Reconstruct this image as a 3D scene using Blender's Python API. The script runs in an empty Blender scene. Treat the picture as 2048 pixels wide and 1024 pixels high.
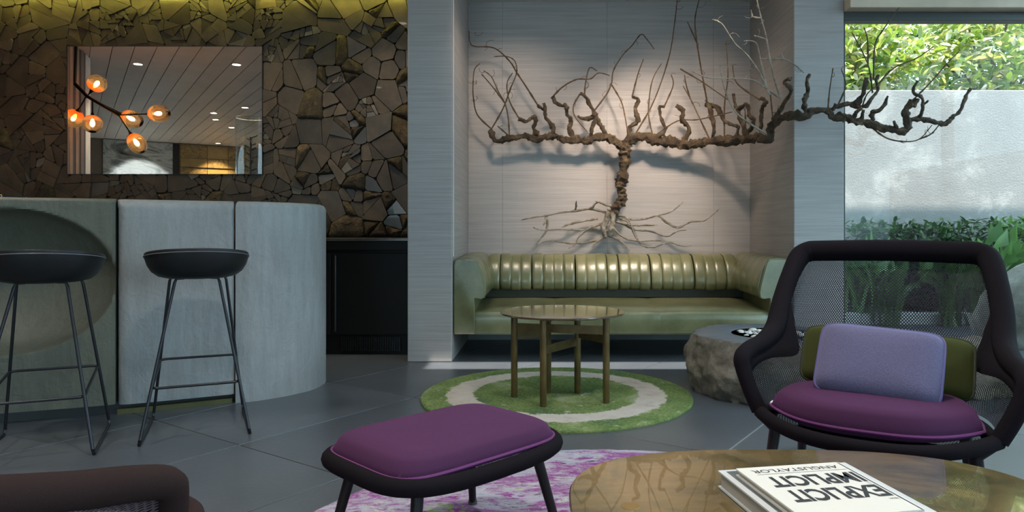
import bpy, bmesh, math, random
from mathutils import Vector, Matrix, noise as mnoise

# ------------------------------------------------------------------ camera, sky, sun, exposure
sc = bpy.context.scene
COL = sc.collection
FPX, VX, VY, CH = 1387.0, 1088.0, 466.0, 0.93      # focal length in pixels, vanishing point, camera height
cam = bpy.data.cameras.new('camera'); camo = bpy.data.objects.new('camera', cam); COL.objects.link(camo)
camo.location = (0, 0, CH); camo.rotation_euler = (math.pi/2, 0, 0)
cam.sensor_width = 36.0; cam.lens = 36.0*FPX/2048.0
cam.shift_x = -(VX-1024)/2048.0; cam.shift_y = (VY-512)/2048.0
cam.clip_start = 0.02
sc.camera = camo

w = bpy.data.worlds.new('sky'); sc.world = w; w.use_nodes = True
bg = w.node_tree.nodes['Background']; bg.inputs['Color'].default_value = (0.52, 0.80, 0.96, 1); bg.inputs['Strength'].default_value = 3.1

SUN_EL = math.radians(72)
sun = bpy.data.lights.new('sun', 'SUN'); sun.energy = 6.8; sun.angle = math.radians(1.0); sun.color = (1.0, 0.95, 0.86)
suno = bpy.data.objects.new('sun', sun); COL.objects.link(suno)
sd = Vector((0.10, math.cos(SUN_EL), -math.sin(SUN_EL)))
suno.rotation_euler = sd.to_track_quat('-Z', 'Y').to_euler(); suno.location = (0, 0, 8)

vs = sc.view_settings
vs.view_transform = 'Standard'; vs.look = 'None'; vs.gamma = 1.0; vs.use_curve_mapping = False; vs.exposure = 1.05
sc.cycles.max_bounces = 9; sc.cycles.transparent_max_bounces = 24
sc.cycles.diffuse_bounces = 5; sc.cycles.glossy_bounces = 5
sc.cycles.caustics_reflective = False; sc.cycles.caustics_refractive = False
sc.cycles.sample_clamp_indirect = 4.0

def portal(loc, size, rot):
    l = bpy.data.lights.new('portal', 'AREA'); l.shape = 'RECTANGLE'; l.size, l.size_y = size
    l.cycles.is_portal = True
    o = bpy.data.objects.new('portal', l); COL.objects.link(o); o.location = loc; o.rotation_euler = rot
    return o
CEIL = 2.95
portal((4.38, -0.5, 1.45), (2.9, 10.0), (0, math.pi/2, 0))            # glazed side wall, facing into the room
portal((-1.9, -7.9, 1.5), (4.6, 2.9), (math.pi/2, 0, math.radians(-32.8)))   # glazing behind the camera
portal((3.3, 5.02, 1.25), (2.2, 2.5), (-math.pi/2, 0, 0))             # the window in view

# ------------------------------------------------------------------ helpers
R = random.Random(11)
def P(x, y, D):                       # pixel + depth -> world
    return Vector(((x-VX)/FPX*D, D, CH-(y-VY)/FPX*D))
def F(x, y, z=0.0):                   # pixel on a level plane of height z
    D = FPX*(CH-z)/(y-VY)
    return Vector(((x-VX)/FPX*D, D, z))
MIR = 5.85
def PM(x, y, D):                      # pixel of a mirror image at virtual depth D -> the real point in the room
    p = P(x, y, D); p.y = 2*MIR-p.y; return p

class MB:
    def __init__(s): s.v = []; s.f = []; s.uv = None
    def add(s, vs, fs):
        n = len(s.v); s.v += [Vector(q) for q in vs]; s.f += [tuple(n+i for i in q) for q in fs]; return s
    def box(s, a, b):
        x0, y0, z0 = a; x1, y1, z1 = b
        return s.add([(x0,y0,z0),(x1,y0,z0),(x1,y1,z0),(x0,y1,z0),(x0,y0,z1),(x1,y0,z1),(x1,y1,z1),(x0,y1,z1)],
                     [(0,3,2,1),(4,5,6,7),(0,1,5,4),(1,2,6,5),(2,3,7,6),(3,0,4,7)])
    def bbox(s, a, b, r=0.004):       # box with chamfered edges
        x0,y0,z0 = a; x1,y1,z1 = b
        m = bmesh.new(); bmesh.ops.create_cube(m, size=1.0)
        for q in m.verts: q.co = Vector(((x0+x1)/2+q.co.x*(x1-x0), (y0+y1)/2+q.co.y*(y1-y0), (z0+z1)/2+q.co.z*(z1-z0)))
        bmesh.ops.bevel(m, geom=list(m.edges), offset=r, segments=2, affect='EDGES', profile=0.5)
        m.verts.index_update(); s.add([q.co for q in m.verts], [tuple(x.index for x in f.verts) for f in m.faces]); m.free(); return s
    def rings(s, rs, close=True, cap=True):   # loft of closed rings of equal length
        n0 = len(s.v); k = len(rs[0])
        for r in rs: s.v += [Vector(q) for q in r]
        for i in range(len(rs)-1):
            for j in range(k):
                if not close and j == k-1: continue
                a = n0+i*k+j; b = n0+i*k+(j+1) % k
                s.f.append((a, b, b+k, a+k))
        if cap:
            s.f.append(tuple(n0+j for j in range(k-1, -1, -1)))
            s.f.append(tuple(n0+(len(rs)-1)*k+j for j in range(k)))
        return s
    def tube(s, pts, rad, seg=8, cap=True, sub=0, bump=0.0, freq=30.0, closed=False, flat=None):
        pts = [Vector(p) for p in pts]
        if not isinstance(rad, (list, tuple)): rad = [rad]*len(pts)
        if sub: pts, rad = smooth(pts, rad, sub, closed)
        n = len(pts); rs = []
        t0 = (pts[1]-pts[0]).normalized()
        up = Vector((0,0,1)) if abs(t0.z) < 0.9 else Vector((1,0,0))
        u = t0.cross(up).normalized()
        for i in range(n):
            if closed: t = pts[(i+1) % n]-pts[i-1]
            else: t = pts[min(i+1, n-1)]-pts[max(i-1, 0)]
            if t.length < 1e-9: t = t0.copy()
            t.normalize()
            u = (u-t*u.dot(t))
            if u.length < 1e-6: u = t.orthogonal()
            u.normalize(); v = t.cross(u)
            ring = []
            for j in range(seg):
                a = 2*math.pi*j/seg; d = u*math.cos(a)+v*math.sin(a)
                r = rad[i]
                if bump: r *= 1.0+bump*mnoise.noise((pts[i]+d*r)*freq)
                if flat: 
                    q = u*math.cos(a)*r*flat[0]+v*math.sin(a)*r*flat[1]
                else: q = d*r
                ring.append(pts[i]+q)
            rs.append(ring)
        if closed: rs.append(rs[0])
        return s.rings(rs, cap=cap and not closed)
    def lathe(s, prof, c=(0,0,0), seg=24, axis=None, cap=True):
        c = Vector(c); rs = []
        M = Matrix.Identity(3) if axis is None else Vector(axis).to_track_quat('Z', 'Y').to_matrix()
        for r, z in prof:
            rs.append([c+M @ Vector((r*math.cos(2*math.pi*j/seg), r*math.sin(2*math.pi*j/seg), z)) for j in range(seg)])
        return s.rings(rs, cap=cap)
    def prism(s, poly, off):          # planar polygon extruded by vector off
        off = Vector(off); a = [Vector(p) for p in poly]
        return s.rings([a, [p+off for p in a]])
    def grid(s, fn, nu, nv, uv=None):
        n0 = len(s.v)
        for i in range(nu+1):
            for j in range(nv+1):
                s.v.append(Vector(fn(i/nu, j/nv)))
        for i in range(nu):
            for j in range(nv):
                a = n0+i*(nv+1)+j; s.f.append((a, a+nv+1, a+nv+2, a+1))
        return s

def smooth(pts, rad, sub, closed=False):
    n = len(pts); op = []; orr = []
    rng = n if closed else n-1
    for i in range(rng):
        if closed: p0, p1, p2, p3 = pts[i-1], pts[i], pts[(i+1) % n], pts[(i+2) % n]
        else: p0, p1, p2, p3 = pts[max(i-1,0)], pts[i], pts[i+1], pts[min(i+2,n-1)]
        r1, r2 = rad[i], rad[(i+1) % n]
        for k in range(sub):
            t = k/sub; t2 = t*t; t3 = t2*t
            op.append(0.5*((2*p1)+(p2-p0)*t+(2*p0-5*p1+4*p2-p3)*t2+(3*p1-p0-3*p2+p3)*t3))
            orr.append(r1+(r2-r1)*t)
    if not closed: op.append(pts[-1]); orr.append(rad[-1])
    return op, orr
def curve2(pts, sub, closed=False):
    q, _ = smooth([Vector(p) for p in pts], [0]*len(pts), sub, closed); return q

def mesh_of(mb, name, mat, sm=False):
    me = bpy.data.meshes.new(name); me.from_pydata([tuple(q) for q in mb.v], [], mb.f)
    me.update(); bm = bmesh.new(); bm.from_mesh(me); bmesh.ops.recalc_face_normals(bm, faces=bm.faces); bm.to_mesh(me); bm.free()
    if mat: me.materials.append(mat)
    if sm:
        me.polygons.foreach_set('use_smooth', [True]*len(me.polygons))
        try: me.set_sharp_from_angle(angle=math.radians(sm if sm is not True else 50))
        except Exception: pass
    return me
def setp(o, label=None, cat=None, group=None, kind=None):
    if label: o['label'] = label
    if cat: o['category'] = cat
    if group: o['group'] = group
    if kind: o['kind'] = kind
    return o
def thing(name, label, cat, loc=(0,0,0), rotz=0.0, group=None):
    o = bpy.data.objects.new(name, None); COL.objects.link(o); o.location = loc; o.rotation_euler = (0,0,rotz)
    o.empty_display_size = 0.05
    return setp(o, label, cat, group)
def wloc(o):
    l = Vector(o.location)
    while o.parent: o = o.parent; l = l+Vector(o.location)
    return l
def obj(name, mb, mat, parent=None, sm=False, local=False, label=None, cat=None, group=None, kind=None):
    """one mesh object; vertices are world coordinates unless local=True (then in the parent's frame)"""
    if parent is not None and not local:
        o_ = wloc(parent); mb.v = [q-o_ for q in mb.v]
    org = Vector((0,0,0))
    if parent is None and not local:
        lo = Vector((min(q.x for q in mb.v), min(q.y for q in mb.v), min(q.z for q in mb.v)))
        hi = Vector((max(q.x for q in mb.v), max(q.y for q in mb.v), max(q.z for q in mb.v)))
        org = Vector(((lo.x+hi.x)/2, (lo.y+hi.y)/2, lo.z)); mb.v = [q-org for q in mb.v]
    o = bpy.data.objects.new(name, mesh_of(mb, name, mat, sm)); COL.objects.link(o)
    o.location = org
    if parent is not None: o.parent = parent
    return setp(o, label, cat, group, kind)
def inst(name, me, parent, loc=(0,0,0), rot=None, scale=None):
    o = bpy.data.objects.new(name, me); COL.objects.link(o); o.parent = parent; o.location = loc
    if rot is not None: o.rotation_euler = rot
    if scale is not None: o.scale = scale
    return o

# ------------------------------------------------------------------ materials
def newmat(name):
    m = bpy.data.materials.new(name); m.use_nodes = True
    nt = m.node_tree; b = nt.nodes['Principled BSDF']
    return m, nt, b
def N(nt, t, **kw):
    n = nt.nodes.new(t)
    for k, v in kw.items():
        if k in n.inputs.keys() if hasattr(n.inputs, 'keys') else False: n.inputs[k].default_value = v
        else: setattr(n, k, v)
    return n
def L(nt, a, b): nt.links.new(a, b)
def coords(nt, kind='Object', scale=(1,1,1), rot=(0,0,0)):
    tc = nt.nodes.new('ShaderNodeTexCoord'); mp = nt.nodes.new('ShaderNodeMapping')
    mp.inputs['Scale'].default_value = scale; mp.inputs['Rotation'].default_value = rot
    if kind == 'World':
        g = nt.nodes.new('ShaderNodeNewGeometry'); L(nt, g.outputs['Position'], mp.inputs['Vector'])
    else: L(nt, tc.outputs[kind], mp.inputs['Vector'])
    return mp.outputs['Vector']
def noise(nt, vec, scale, detail=4, rough=0.55, dist=0.0):
    n = nt.nodes.new('ShaderNodeTexNoise'); n.inputs['Scale'].default_value = scale; n.inputs['Detail'].default_value = detail
    n.inputs['Roughness'].default_value = rough; n.inputs['Distortion'].default_value = dist
    if vec is not None: L(nt, vec, n.inputs['Vector'])
    return n.outputs['Fac']
def ramp(nt, fac, stops, interp='LINEAR'):
    r = nt.nodes.new('ShaderNodeValToRGB'); r.color_ramp.interpolation = interp
    el = r.color_ramp.elements
    while len(el) < len(stops): el.new(0.5)
    for e, (p, c) in zip(el, stops): e.position = p; e.color = (c[0], c[1], c[2], 1) if len(c) >= 3 else (c[0],)*3+(1,)
    L(nt, fac, r.inputs['Fac']); return r.outputs['Color']
def mixc(nt, fac, a, b, mode='MIX'):
    m = nt.nodes.new('ShaderNodeMix'); m.data_type = 'RGBA'; m.blend_type = mode
    for s, q in (('A', a), ('B', b)):
        sock = [i for i in m.inputs if i.name == s and i.type == 'RGBA'][0]
        if isinstance(q, (tuple, list)): sock.default_value = (q[0], q[1], q[2], 1)
        else: L(nt, q, sock)
    fs = [i for i in m.inputs if i.name == 'Factor' and i.type == 'VALUE'][0]
    if isinstance(fac, (int, float)): fs.default_value = fac
    else: L(nt, fac, fs)
    return [o for o in m.outputs if o.type == 'RGBA'][0]
def math_(nt, op, a, b=None, clamp=False):
    m = nt.nodes.new('ShaderNodeMath'); m.operation = op; m.use_clamp = clamp
    for i, q in enumerate((a, b)):
        if q is None: continue
        if isinstance(q, (int, float)): m.inputs[i].default_value = q
        else: L(nt, q, m.inputs[i])
    return m.outputs[0]
def bump(nt, b, h, strength=0.3, dist=0.01):
    n = nt.nodes.new('ShaderNodeBump'); n.inputs['Strength'].default_value = strength; n.inputs['Distance'].default_value = dist
    L(nt, h, n.inputs['Height']); L(nt, n.outputs['Normal'], b.inputs['Normal'])
def base(b, nt, c):
    if isinstance(c, (tuple, list)): b.inputs['Base Color'].default_value = (c[0], c[1], c[2], 1)
    else: L(nt, c, b.inputs['Base Color'])
def simple(name, c, rough=0.5, metal=0.0, coat=0.0, var=0.0, vs_=8.0, bmp=0.0, bs=60.0, kind='Object', spec=None):
    m, nt, b = newmat(name)
    b.inputs['Roughness'].default_value = rough; b.inputs['Metallic'].default_value = metal; b.inputs['Coat Weight'].default_value = coat
    if spec is not None: b.inputs['Specular IOR Level'].default_value = spec
    if var or bmp: v = coords(nt, kind)
    if var:
        f = noise(nt, v, vs_)
        base(b, nt, ramp(nt, f, [(0.3, [q*(1-var) for q in c]), (0.7, [min(1, q*(1+var)) for q in c])]))
    else: base(b, nt, c)
    if bmp: bump(nt, b, noise(nt, v, bs), bmp, 0.004)
    return m

def m_grasscloth():
    m, nt, b = newmat('grasscloth'); v = coords(nt, 'World', (2.0, 2.0, 260.0)); v2 = coords(nt, 'World', (1.2, 1.2, 40))
    f = noise(nt, v, 1.0, 6, 0.6); f2 = noise(nt, v2, 1.0, 3)
    c = ramp(nt, f, [(0.30, (0.27,0.248,0.232)), (0.52, (0.39,0.362,0.342)), (0.75, (0.50,0.47,0.45))])
    c2 = mixc(nt, 0.35, c, ramp(nt, f2, [(0.3, (0.29,0.265,0.25)), (0.7, (0.46,0.43,0.41))]))
    base(b, nt, c2); b.inputs['Roughness'].default_value = 0.55; bump(nt, b, f, 0.35, 0.004); return m
def m_concrete(name='concrete', k=(1,1,1)):
    m, nt, b = newmat(name); v = coords(nt, 'World')
    f1 = noise(nt, v, 1.7, 6, 0.6); f2 = noise(nt, v, 14, 5, 0.65, 1.2); f3 = noise(nt, coords(nt, 'World', (9,9,1.2)), 3.0, 4)
    c = ramp(nt, f1, [(0.30, (0.15,0.158,0.15)), (0.55, (0.23,0.238,0.235)), (0.75, (0.31,0.318,0.316))])
    c = mixc(nt, 0.35, c, ramp(nt, f3, [(0.3, (0.15,0.158,0.15)), (0.7, (0.34,0.348,0.345))]))
    c = mixc(nt, math_(nt, 'MULTIPLY', noise(nt, v, 38, 6, 0.8, 0.5), 0.35), c, (0.46,0.47,0.47))
    base(b, nt, mixc(nt, 1.0, c, k, 'MULTIPLY')); b.inputs['Roughness'].default_value = 0.5
    bump(nt, b, mixc(nt, 0.5, f2, noise(nt, coords(nt, 'World', (30,30,8), (0,0.7,0.5)), 1.0, 3)), 0.65, 0.016); return m
def m_floor():
    m, nt, b = newmat('basalt_tile'); v = coords(nt, 'World')
    f1 = noise(nt, v, 130, 4, 0.7); f2 = noise(nt, v, 2.2, 4); oi = nt.nodes.new('ShaderNodeObjectInfo')
    c = ramp(nt, f2, [(0.3, (0.056,0.064,0.074)), (0.7, (0.090,0.100,0.114))])
    c = mixc(nt, math_(nt, 'MULTIPLY', math_(nt, 'GREATER_THAN', f1, 0.68), 0.35), c, (0.16,0.17,0.18))
    c = mixc(nt, 0.25, c, ramp(nt, oi.outputs['Random'], [(0.0, (0.050,0.056,0.066)), (1.0, (0.100,0.112,0.126))]))
    base(b, nt, c); b.inputs['Roughness'].default_value = 0.30; b.inputs['Specular IOR Level'].default_value = 0.55
    bump(nt, b, noise(nt, coords(nt, 'World', (1,1,1)), 55, 4, 0.7), 0.22, 0.004); return m
def m_stone(name, cols, rough, bmp, bs=25, coat=0.0, cs=9, bd=0.01):
    m, nt, b = newmat(name); v = coords(nt, 'World'); oi = nt.nodes.new('ShaderNodeObjectInfo')
    f = noise(nt, v, cs, 7, 0.66); c = ramp(nt, f, [(0.3, cols[0]), (0.55, cols[1]), (0.75, cols[2])])
    k = ramp(nt, oi.outputs['Random'], [(0.0, (0.55,0.55,0.56)), (0.5, (1,0.98,0.94)), (1.0, (1.5,1.42,1.3))])
    base(b, nt, mixc(nt, 1.0, c, k, 'MULTIPLY')); b.inputs['Roughness'].default_value = rough; b.inputs['Coat Weight'].default_value = coat
    bump(nt, b, noise(nt, v, bs, 6, 0.65), bmp, bd); return m
def m_leather():
    m, nt, b = newmat('olive_leather'); v = coords(nt, 'World')
    f = noise(nt, v, 3.5, 5, 0.6); f2 = noise(nt, v, 220, 3)
    c = ramp(nt, f, [(0.28, (0.105,0.103,0.042)), (0.52, (0.185,0.182,0.085)), (0.78, (0.29,0.265,0.14))])
    base(b, nt, c); b.inputs['Roughness'].default_value = 0.28; b.inputs['Specular IOR Level'].default_value = 0.65
    b.inputs['Coat Weight'].default_value = 0.25; b.inputs['Coat Roughness'].default_value = 0.2
    h = mixc(nt, 0.25, noise(nt, v, 14, 4, 0.6), f2); bump(nt, b, h, 0.16, 0.012); return m
def m_wood_vine(name, cols, bs):
    m, nt, b = newmat(name); v = coords(nt, 'World')
    f = noise(nt, v, 16, 6, 0.65, 0.6); base(b, nt, ramp(nt, f, [(0.30, cols[0]), (0.5, cols[1]), (0.72, cols[2])]))
    b.inputs['Roughness'].default_value = 0.6; bump(nt, b, noise(nt, v, bs, 6, 0.7, 0.8), 1.0, 0.02); return m
def m_fabric(name, c, c2, scale=900, bmp=0.4, sheen=0.3, weave=False):
    m, nt, b = newmat(name); v = coords(nt, 'Object')
    if weave:
        wv = nt.nodes.new('ShaderNodeTexChecker'); wv.inputs['Scale'].default_value = scale; L(nt, v, wv.inputs['Vector']); f = wv.outputs['Fac']
        f = mixc(nt, 0.5, f, noise(nt, v, scale*0.35, 3))
    else: f = noise(nt, v, scale, 3, 0.6)
    base(b, nt, mixc(nt, f, c, c2)); b.inputs['Roughness'].default_value = 0.9; b.inputs['Sheen Weight'].default_value = sheen
    b.inputs['Sheen Tint'].default_value = (min(1,c2[0]*4), min(1,c2[1]*4), min(1,c2[2]*4), 1)
    b.inputs['Specular IOR Level'].default_value = 0.15
    bump(nt, b, f, bmp, 0.003); return m
def m_knit(name, c, pitch, hole, edge=0.0, width=1.0):
    """open knitted netting: real see-through holes laid out in the cloth's own UV metres"""
    m, nt, b = newmat(name)
    base(b, nt, c); b.inputs['Roughness'].default_value = 0.75; b.inputs['Specular IOR Level'].default_value = 0.3
    uv = nt.nodes.new('ShaderNodeUVMap'); sp = nt.nodes.new('ShaderNodeSeparateXYZ'); L(nt, uv.outputs['UV'], sp.inputs[0])
    k = 2*math.pi/pitch
    a = math_(nt, 'SINE', math_(nt, 'MULTIPLY', math_(nt, 'ADD', sp.outputs[0], sp.outputs[1]), k*0.5))
    d = math_(nt, 'SINE', math_(nt, 'MULTIPLY', math_(nt, 'SUBTRACT', sp.outputs[0], sp.outputs[1]), k*0.5))
    s = math_(nt, 'MULTIPLY', a, d)
    ed = math_(nt, 'POWER', math_(nt, 'ABSOLUTE', math_(nt, 'SUBTRACT', math_(nt, 'MULTIPLY', sp.outputs[1], 2.0/width), 1.0)), 4.0)
    op = math_(nt, 'LESS_THAN', math_(nt, 'ABSOLUTE', s), math_(nt, 'ADD', hole, math_(nt, 'MULTIPLY', ed, edge)))
    L(nt, op, b.inputs['Alpha']); return m
def m_brass_top():
    m, nt, b = newmat('patinated_brass'); v = coords(nt, 'World', (1.0, 1.8, 1), (0,0,0.5))
    f = noise(nt, v, 4.0, 7, 0.62, 1.6); f2 = noise(nt, v, 17, 5, 0.6, 1.0)
    c = ramp(nt, f, [(0.30, (0.13,0.105,0.045)), (0.44, (0.27,0.22,0.10)), (0.56, (0.46,0.31,0.11)), (0.72, (0.36,0.32,0.19))])
    c = mixc(nt, 0.3, c, ramp(nt, f2, [(0.3, (0.10,0.08,0.035)), (0.7, (0.48,0.35,0.16))]))
    base(b, nt, c); b.inputs['Metallic'].default_value = 0.7; b.inputs['Roughness'].default_value = 0.2
    b.inputs['Coat Weight'].default_value = 0.8; b.inputs['Coat Roughness'].default_value = 0.02; b.inputs['Coat IOR'].default_value = 1.6; return m
def m_glass(name, tint=(1,1,1), refl=0.010):
    m = bpy.data.materials.new(name); m.use_nodes = True; nt = m.node_tree; nt.nodes.remove(nt.nodes['Principled BSDF'])
    t = nt.nodes.new('ShaderNodeBsdfTransparent'); t.inputs['Color'].default_value = (*tint, 1)
    g = nt.nodes.new('ShaderNodeBsdfGlossy'); g.inputs['Roughness'].default_value = 0.0
    lw = nt.nodes.new('ShaderNodeLayerWeight'); fz = math_(nt, 'ADD', refl, math_(nt, 'MULTIPLY', 0.9, math_(nt, 'POWER', lw.outputs['Facing'], 5.0)))
    mx = nt.nodes.new('ShaderNodeMixShader'); out = nt.nodes['Material Output']
    L(nt, fz, mx.inputs['Fac']); L(nt, t.outputs[0], mx.inputs[1]); L(nt, g.outputs[0], mx.inputs[2]); L(nt, mx.outputs[0], out.inputs['Surface'])
    return m
def m_emit(name, c, s):
    m, nt, b = newmat(name); base(b, nt, (0.8,0.8,0.8)); b.inputs['Emission Color'].default_value = (*c, 1); b.inputs['Emission Strength'].default_value = s; return m
def m_leaf(name, cols, trans=0.35):
    m, nt, b = newmat(name); g = nt.nodes.new('ShaderNodeNewGeometry'); f = g.outputs['Random Per Island']
    oi = nt.nodes.new('ShaderNodeObjectInfo'); f = math_(nt, 'FRACT', math_(nt, 'ADD', f, oi.outputs['Random']))
    c = ramp(nt, f, [(i/(len(cols)-1), q) for i, q in enumerate(cols)])
    base(b, nt, c); b.inputs['Roughness'].default_value = 0.35
    tr = nt.nodes.new('ShaderNodeBsdfTranslucent'); L(nt, c, tr.inputs['Color'])
    mx = nt.nodes.new('ShaderNodeMixShader'); mx.inputs['Fac'].default_value = trans; out = nt.nodes['Material Output']
    L(nt, b.outputs[0], mx.inputs[1]); L(nt, tr.outputs[0], mx.inputs[2]); L(nt, mx.outputs[0], out.inputs['Surface']); return m

# ------------------------------------------------------------------ the room
GC = m_grasscloth(); CONC = m_concrete(); FLOOR = m_floor()
PLAST = simple('white_plaster', (0.62,0.62,0.60), 0.8); DARK = simple('black_paint', (0.012,0.012,0.013), 0.45)
GROUT = simple('grout', (0.33,0.33,0.32), 0.9); WOOD = simple('pale_wood', (0.66,0.53,0.38), 0.5, var=0.15, vs_=3)
FRAME = simple('bronze_frame', (0.05,0.055,0.05), 0.4, 0.6)
TH = math.radians(34.3)
UD = Vector((math.sin(TH), math.cos(TH), 0)); VD = Vector((-math.cos(TH), math.sin(TH), 0))
ORG = F(478, 890)

def clip(poly, px, py, nx, ny):       # keep the side where (q-p).n <= 0
    out = []
    for i in range(len(poly)):
        a, b = poly[i], poly[(i+1) % len(poly)]
        da = (a[0]-px)*nx+(a[1]-py)*ny; db = (b[0]-px)*nx+(b[1]-py)*ny
        if da <= 0: out.append(a)
        if (da < 0 < db) or (db < 0 < da):
            t = da/(da-db); out.append((a[0]+(b[0]-a[0])*t, a[1]+(b[1]-a[1])*t))
    return out
def clip_rect(poly, x0, y0, x1, y1):
    for q in ((x0,y0,-1,0), (x1,y1,1,0), (x0,y0,0,-1), (x1,y1,0,1)):
        if len(poly) < 3: return []
        poly = clip(poly, *q)
    return poly
def area(p): return 0.5*abs(sum(p[i][0]*p[(i+1)%len(p)][1]-p[(i+1)%len(p)][0]*p[i][1] for i in range(len(p)))) if len(p) > 2 else 0

WA = Vector((-9.62, -2.97, 0)); WDIR = Vector((2.65, -1.71, 0)).normalized(); WNRM = Vector((-WDIR.y, WDIR.x, 0))  # wall behind the camera
fl = obj('floor', MB().box((-14,-11,-0.12), (4.5,6.2,-0.004)), GROUT, kind='structure', label='dark basalt tile floor laid diagonally')
us = [k*1.064 for k in range(-9, 7)]; vvs = [-6.0,-5.3,-4.6,-3.9,-3.2,-2.5,-1.8] + [k*0.70 for k in range(-1, 11)]
g = 0.0035
for i in range(len(us)-1):
    for j in range(len(vvs)-1):
        q = [ORG+UD*a+VD*b for a, b in ((us[i]+g, vvs[j]+g), (us[i+1]-g, vvs[j]+g), (us[i+1]-g, vvs[j+1]-g), (us[i]+g, vvs[j+1]-g))]
        pl = clip_rect([(p.x, p.y) for p in q], -7.5, -1.2, 4.45, 6.15)
        if area(pl) < 0.01: continue
        cx = sum(p[0] for p in pl)/len(pl); cy = sum(p[1] for p in pl)/len(pl)
        mb = MB(); top = [(cx+(p[0]-cx)*0.998, cy+(p[1]-cy)*0.998, 0) for p in pl]
        mb.rings([[(p[0], p[1], -0.02) for p in pl], [(p[0], p[1], -0.0015) for p in pl], top])
        obj('tile', mb, FLOOR, fl)

# ceiling: boarded planks, with the long roof light left open in front of the alcove
ce = obj('ceiling', MB().box((-14,-11,CEIL+0.03), (-1.15,6.2,CEIL+0.2)).box((-1.15,-11,CEIL+0.03), (4.5,3.72,CEIL+0.2)), PLAST, kind='structure', label='boarded ceiling with recessed downlights')
def m_plank():
    m, nt, b = newmat('ceiling_board'); v = coords(nt, 'Object', (1,1,1), (0,0,TH)); oi = nt.nodes.new('ShaderNodeObjectInfo')
    f = noise(nt, v, 2.2, 5, 0.6)
    c = ramp(nt, f, [(0.3, (0.44,0.43,0.42)), (0.7, (0.60,0.59,0.58))])
    base(b, nt, mixc(nt, 0.4, c, ramp(nt, oi.outputs['Random'], [(0, (0.36,0.35,0.34)), (1, (0.62,0.61,0.60))]))); b.inputs['Roughness'].default_value = 0.5; return m
PLANK = m_plank()
pw = 0.20
for k in range(-44, 62):
    for reg in ((-13.5,-10.5,-1.15,6.1), (-1.15,-10.5,4.45,3.70)):
        q = [ORG+UD*a+VD*b for a, b in ((-30, k*pw+0.004), (30, k*pw+0.004), (30, (k+1)*pw-0.004), (-30, (k+1)*pw-0.004))]
        pl = clip_rect([(p.x, p.y) for p in q], *reg)
        pl2 = clip(pl, WA.x, WA.y, -WNRM.x, -WNRM.y) if len(pl) > 2 else []
        if area(pl2) < 0.05: continue
        mb = MB().rings([[(p[0], p[1], CEIL) for p in pl2], [(p[0], p[1], CEIL+0.028) for p in pl2]])
        obj('plank', mb, PLANK, ce)
obj('ceiling_alcove', MB().box((-1.15,4.04,CEIL), (4.5,6.3,CEIL+0.2)), PLAST, kind='structure', label='plaster ceiling over the sofa alcove')

# alcove walls and piers
AX0, AX1, AF, AB = -0.663, 1.802, 5.0, 6.065
wb = obj('wall_back', MB().box((AX0-0.05, AB+0.012, 0), (AX1+0.05, AB+0.2, CEIL)), GC, kind='structure', label='grasscloth papered back wall of the sofa alcove')
xs = [AX0] + [(p-VX)/FPX*AB for p in (1005, 1214, 1427)] + [AX1]
for a, b in zip(xs, xs[1:]):
    obj('wallpaper_panel', MB().bbox((a+0.0008, AB, 0.0), (b-0.0008, AB+0.014, CEIL), 0.0012), GC, wb)
PL0 = (815-VX)/FPX*AF
obj('wall_pier_left', MB().bbox((PL0, AF, 0), (AX0, AB+0.2, CEIL), 0.006), GC, kind='structure', label='grasscloth pier between stone wall and sofa alcove')
PR1 = (1688-VX)/FPX*AF
obj('wall_pier_right', MB().bbox((AX1, AF, 0), (PR1, AB+0.2, CEIL), 0.006), GC, kind='structure', label='grasscloth pier between sofa alcove and window')
GAP = simple('pale_trim', (0.75,0.74,0.70), 0.6)  # plain pale paint of the bead and the rear joint line
obj('trim_1', MB().box((AX0-0.0005, AF+0.055, 0.76), (AX0+0.006, AF+0.067, CEIL)), GAP, kind='structure', label='thin pale bead on the left alcove cheek')

# window: header, frame, panes
WX1 = 4.4
obj('wall_header', MB().bbox((PR1, AF-0.02, 2.60), (WX1, AF+0.25, CEIL), 0.005), PLAST, kind='structure', label='white bulkhead above the window')
obj('trim_2', MB().bbox((PR1+0.002, AF-0.10, 2.525), (WX1, AF+0.05, 2.60), 0.004), WOOD, kind='structure', label='pale wooden board over the window head')
w1 = obj('window_1', MB().bbox((PR1, AF+0.0, 2.462), (WX1, AF+0.09, 2.525), 0.003).bbox((PR1, AF+0.02, 0.0), (PR1+0.018, AF+0.07, 2.462), 0.002).bbox((PR1, AF+0.02, -0.004), (WX1, AF+0.07, 0.012), 0.002), FRAME, kind='structure', label='tall frameless window onto the walled garden')
GL = m_glass('clear_glass', (0.965,0.985,0.975))
jx = (1803-VX)/FPX*AF
for a, b in ((PR1+0.018, jx-0.0008), (jx+0.0008, WX1)):
    obj('pane', MB().box((a, AF+0.04, 0.012), (b, AF+0.05, 2.462)), GL, w1)

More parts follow.
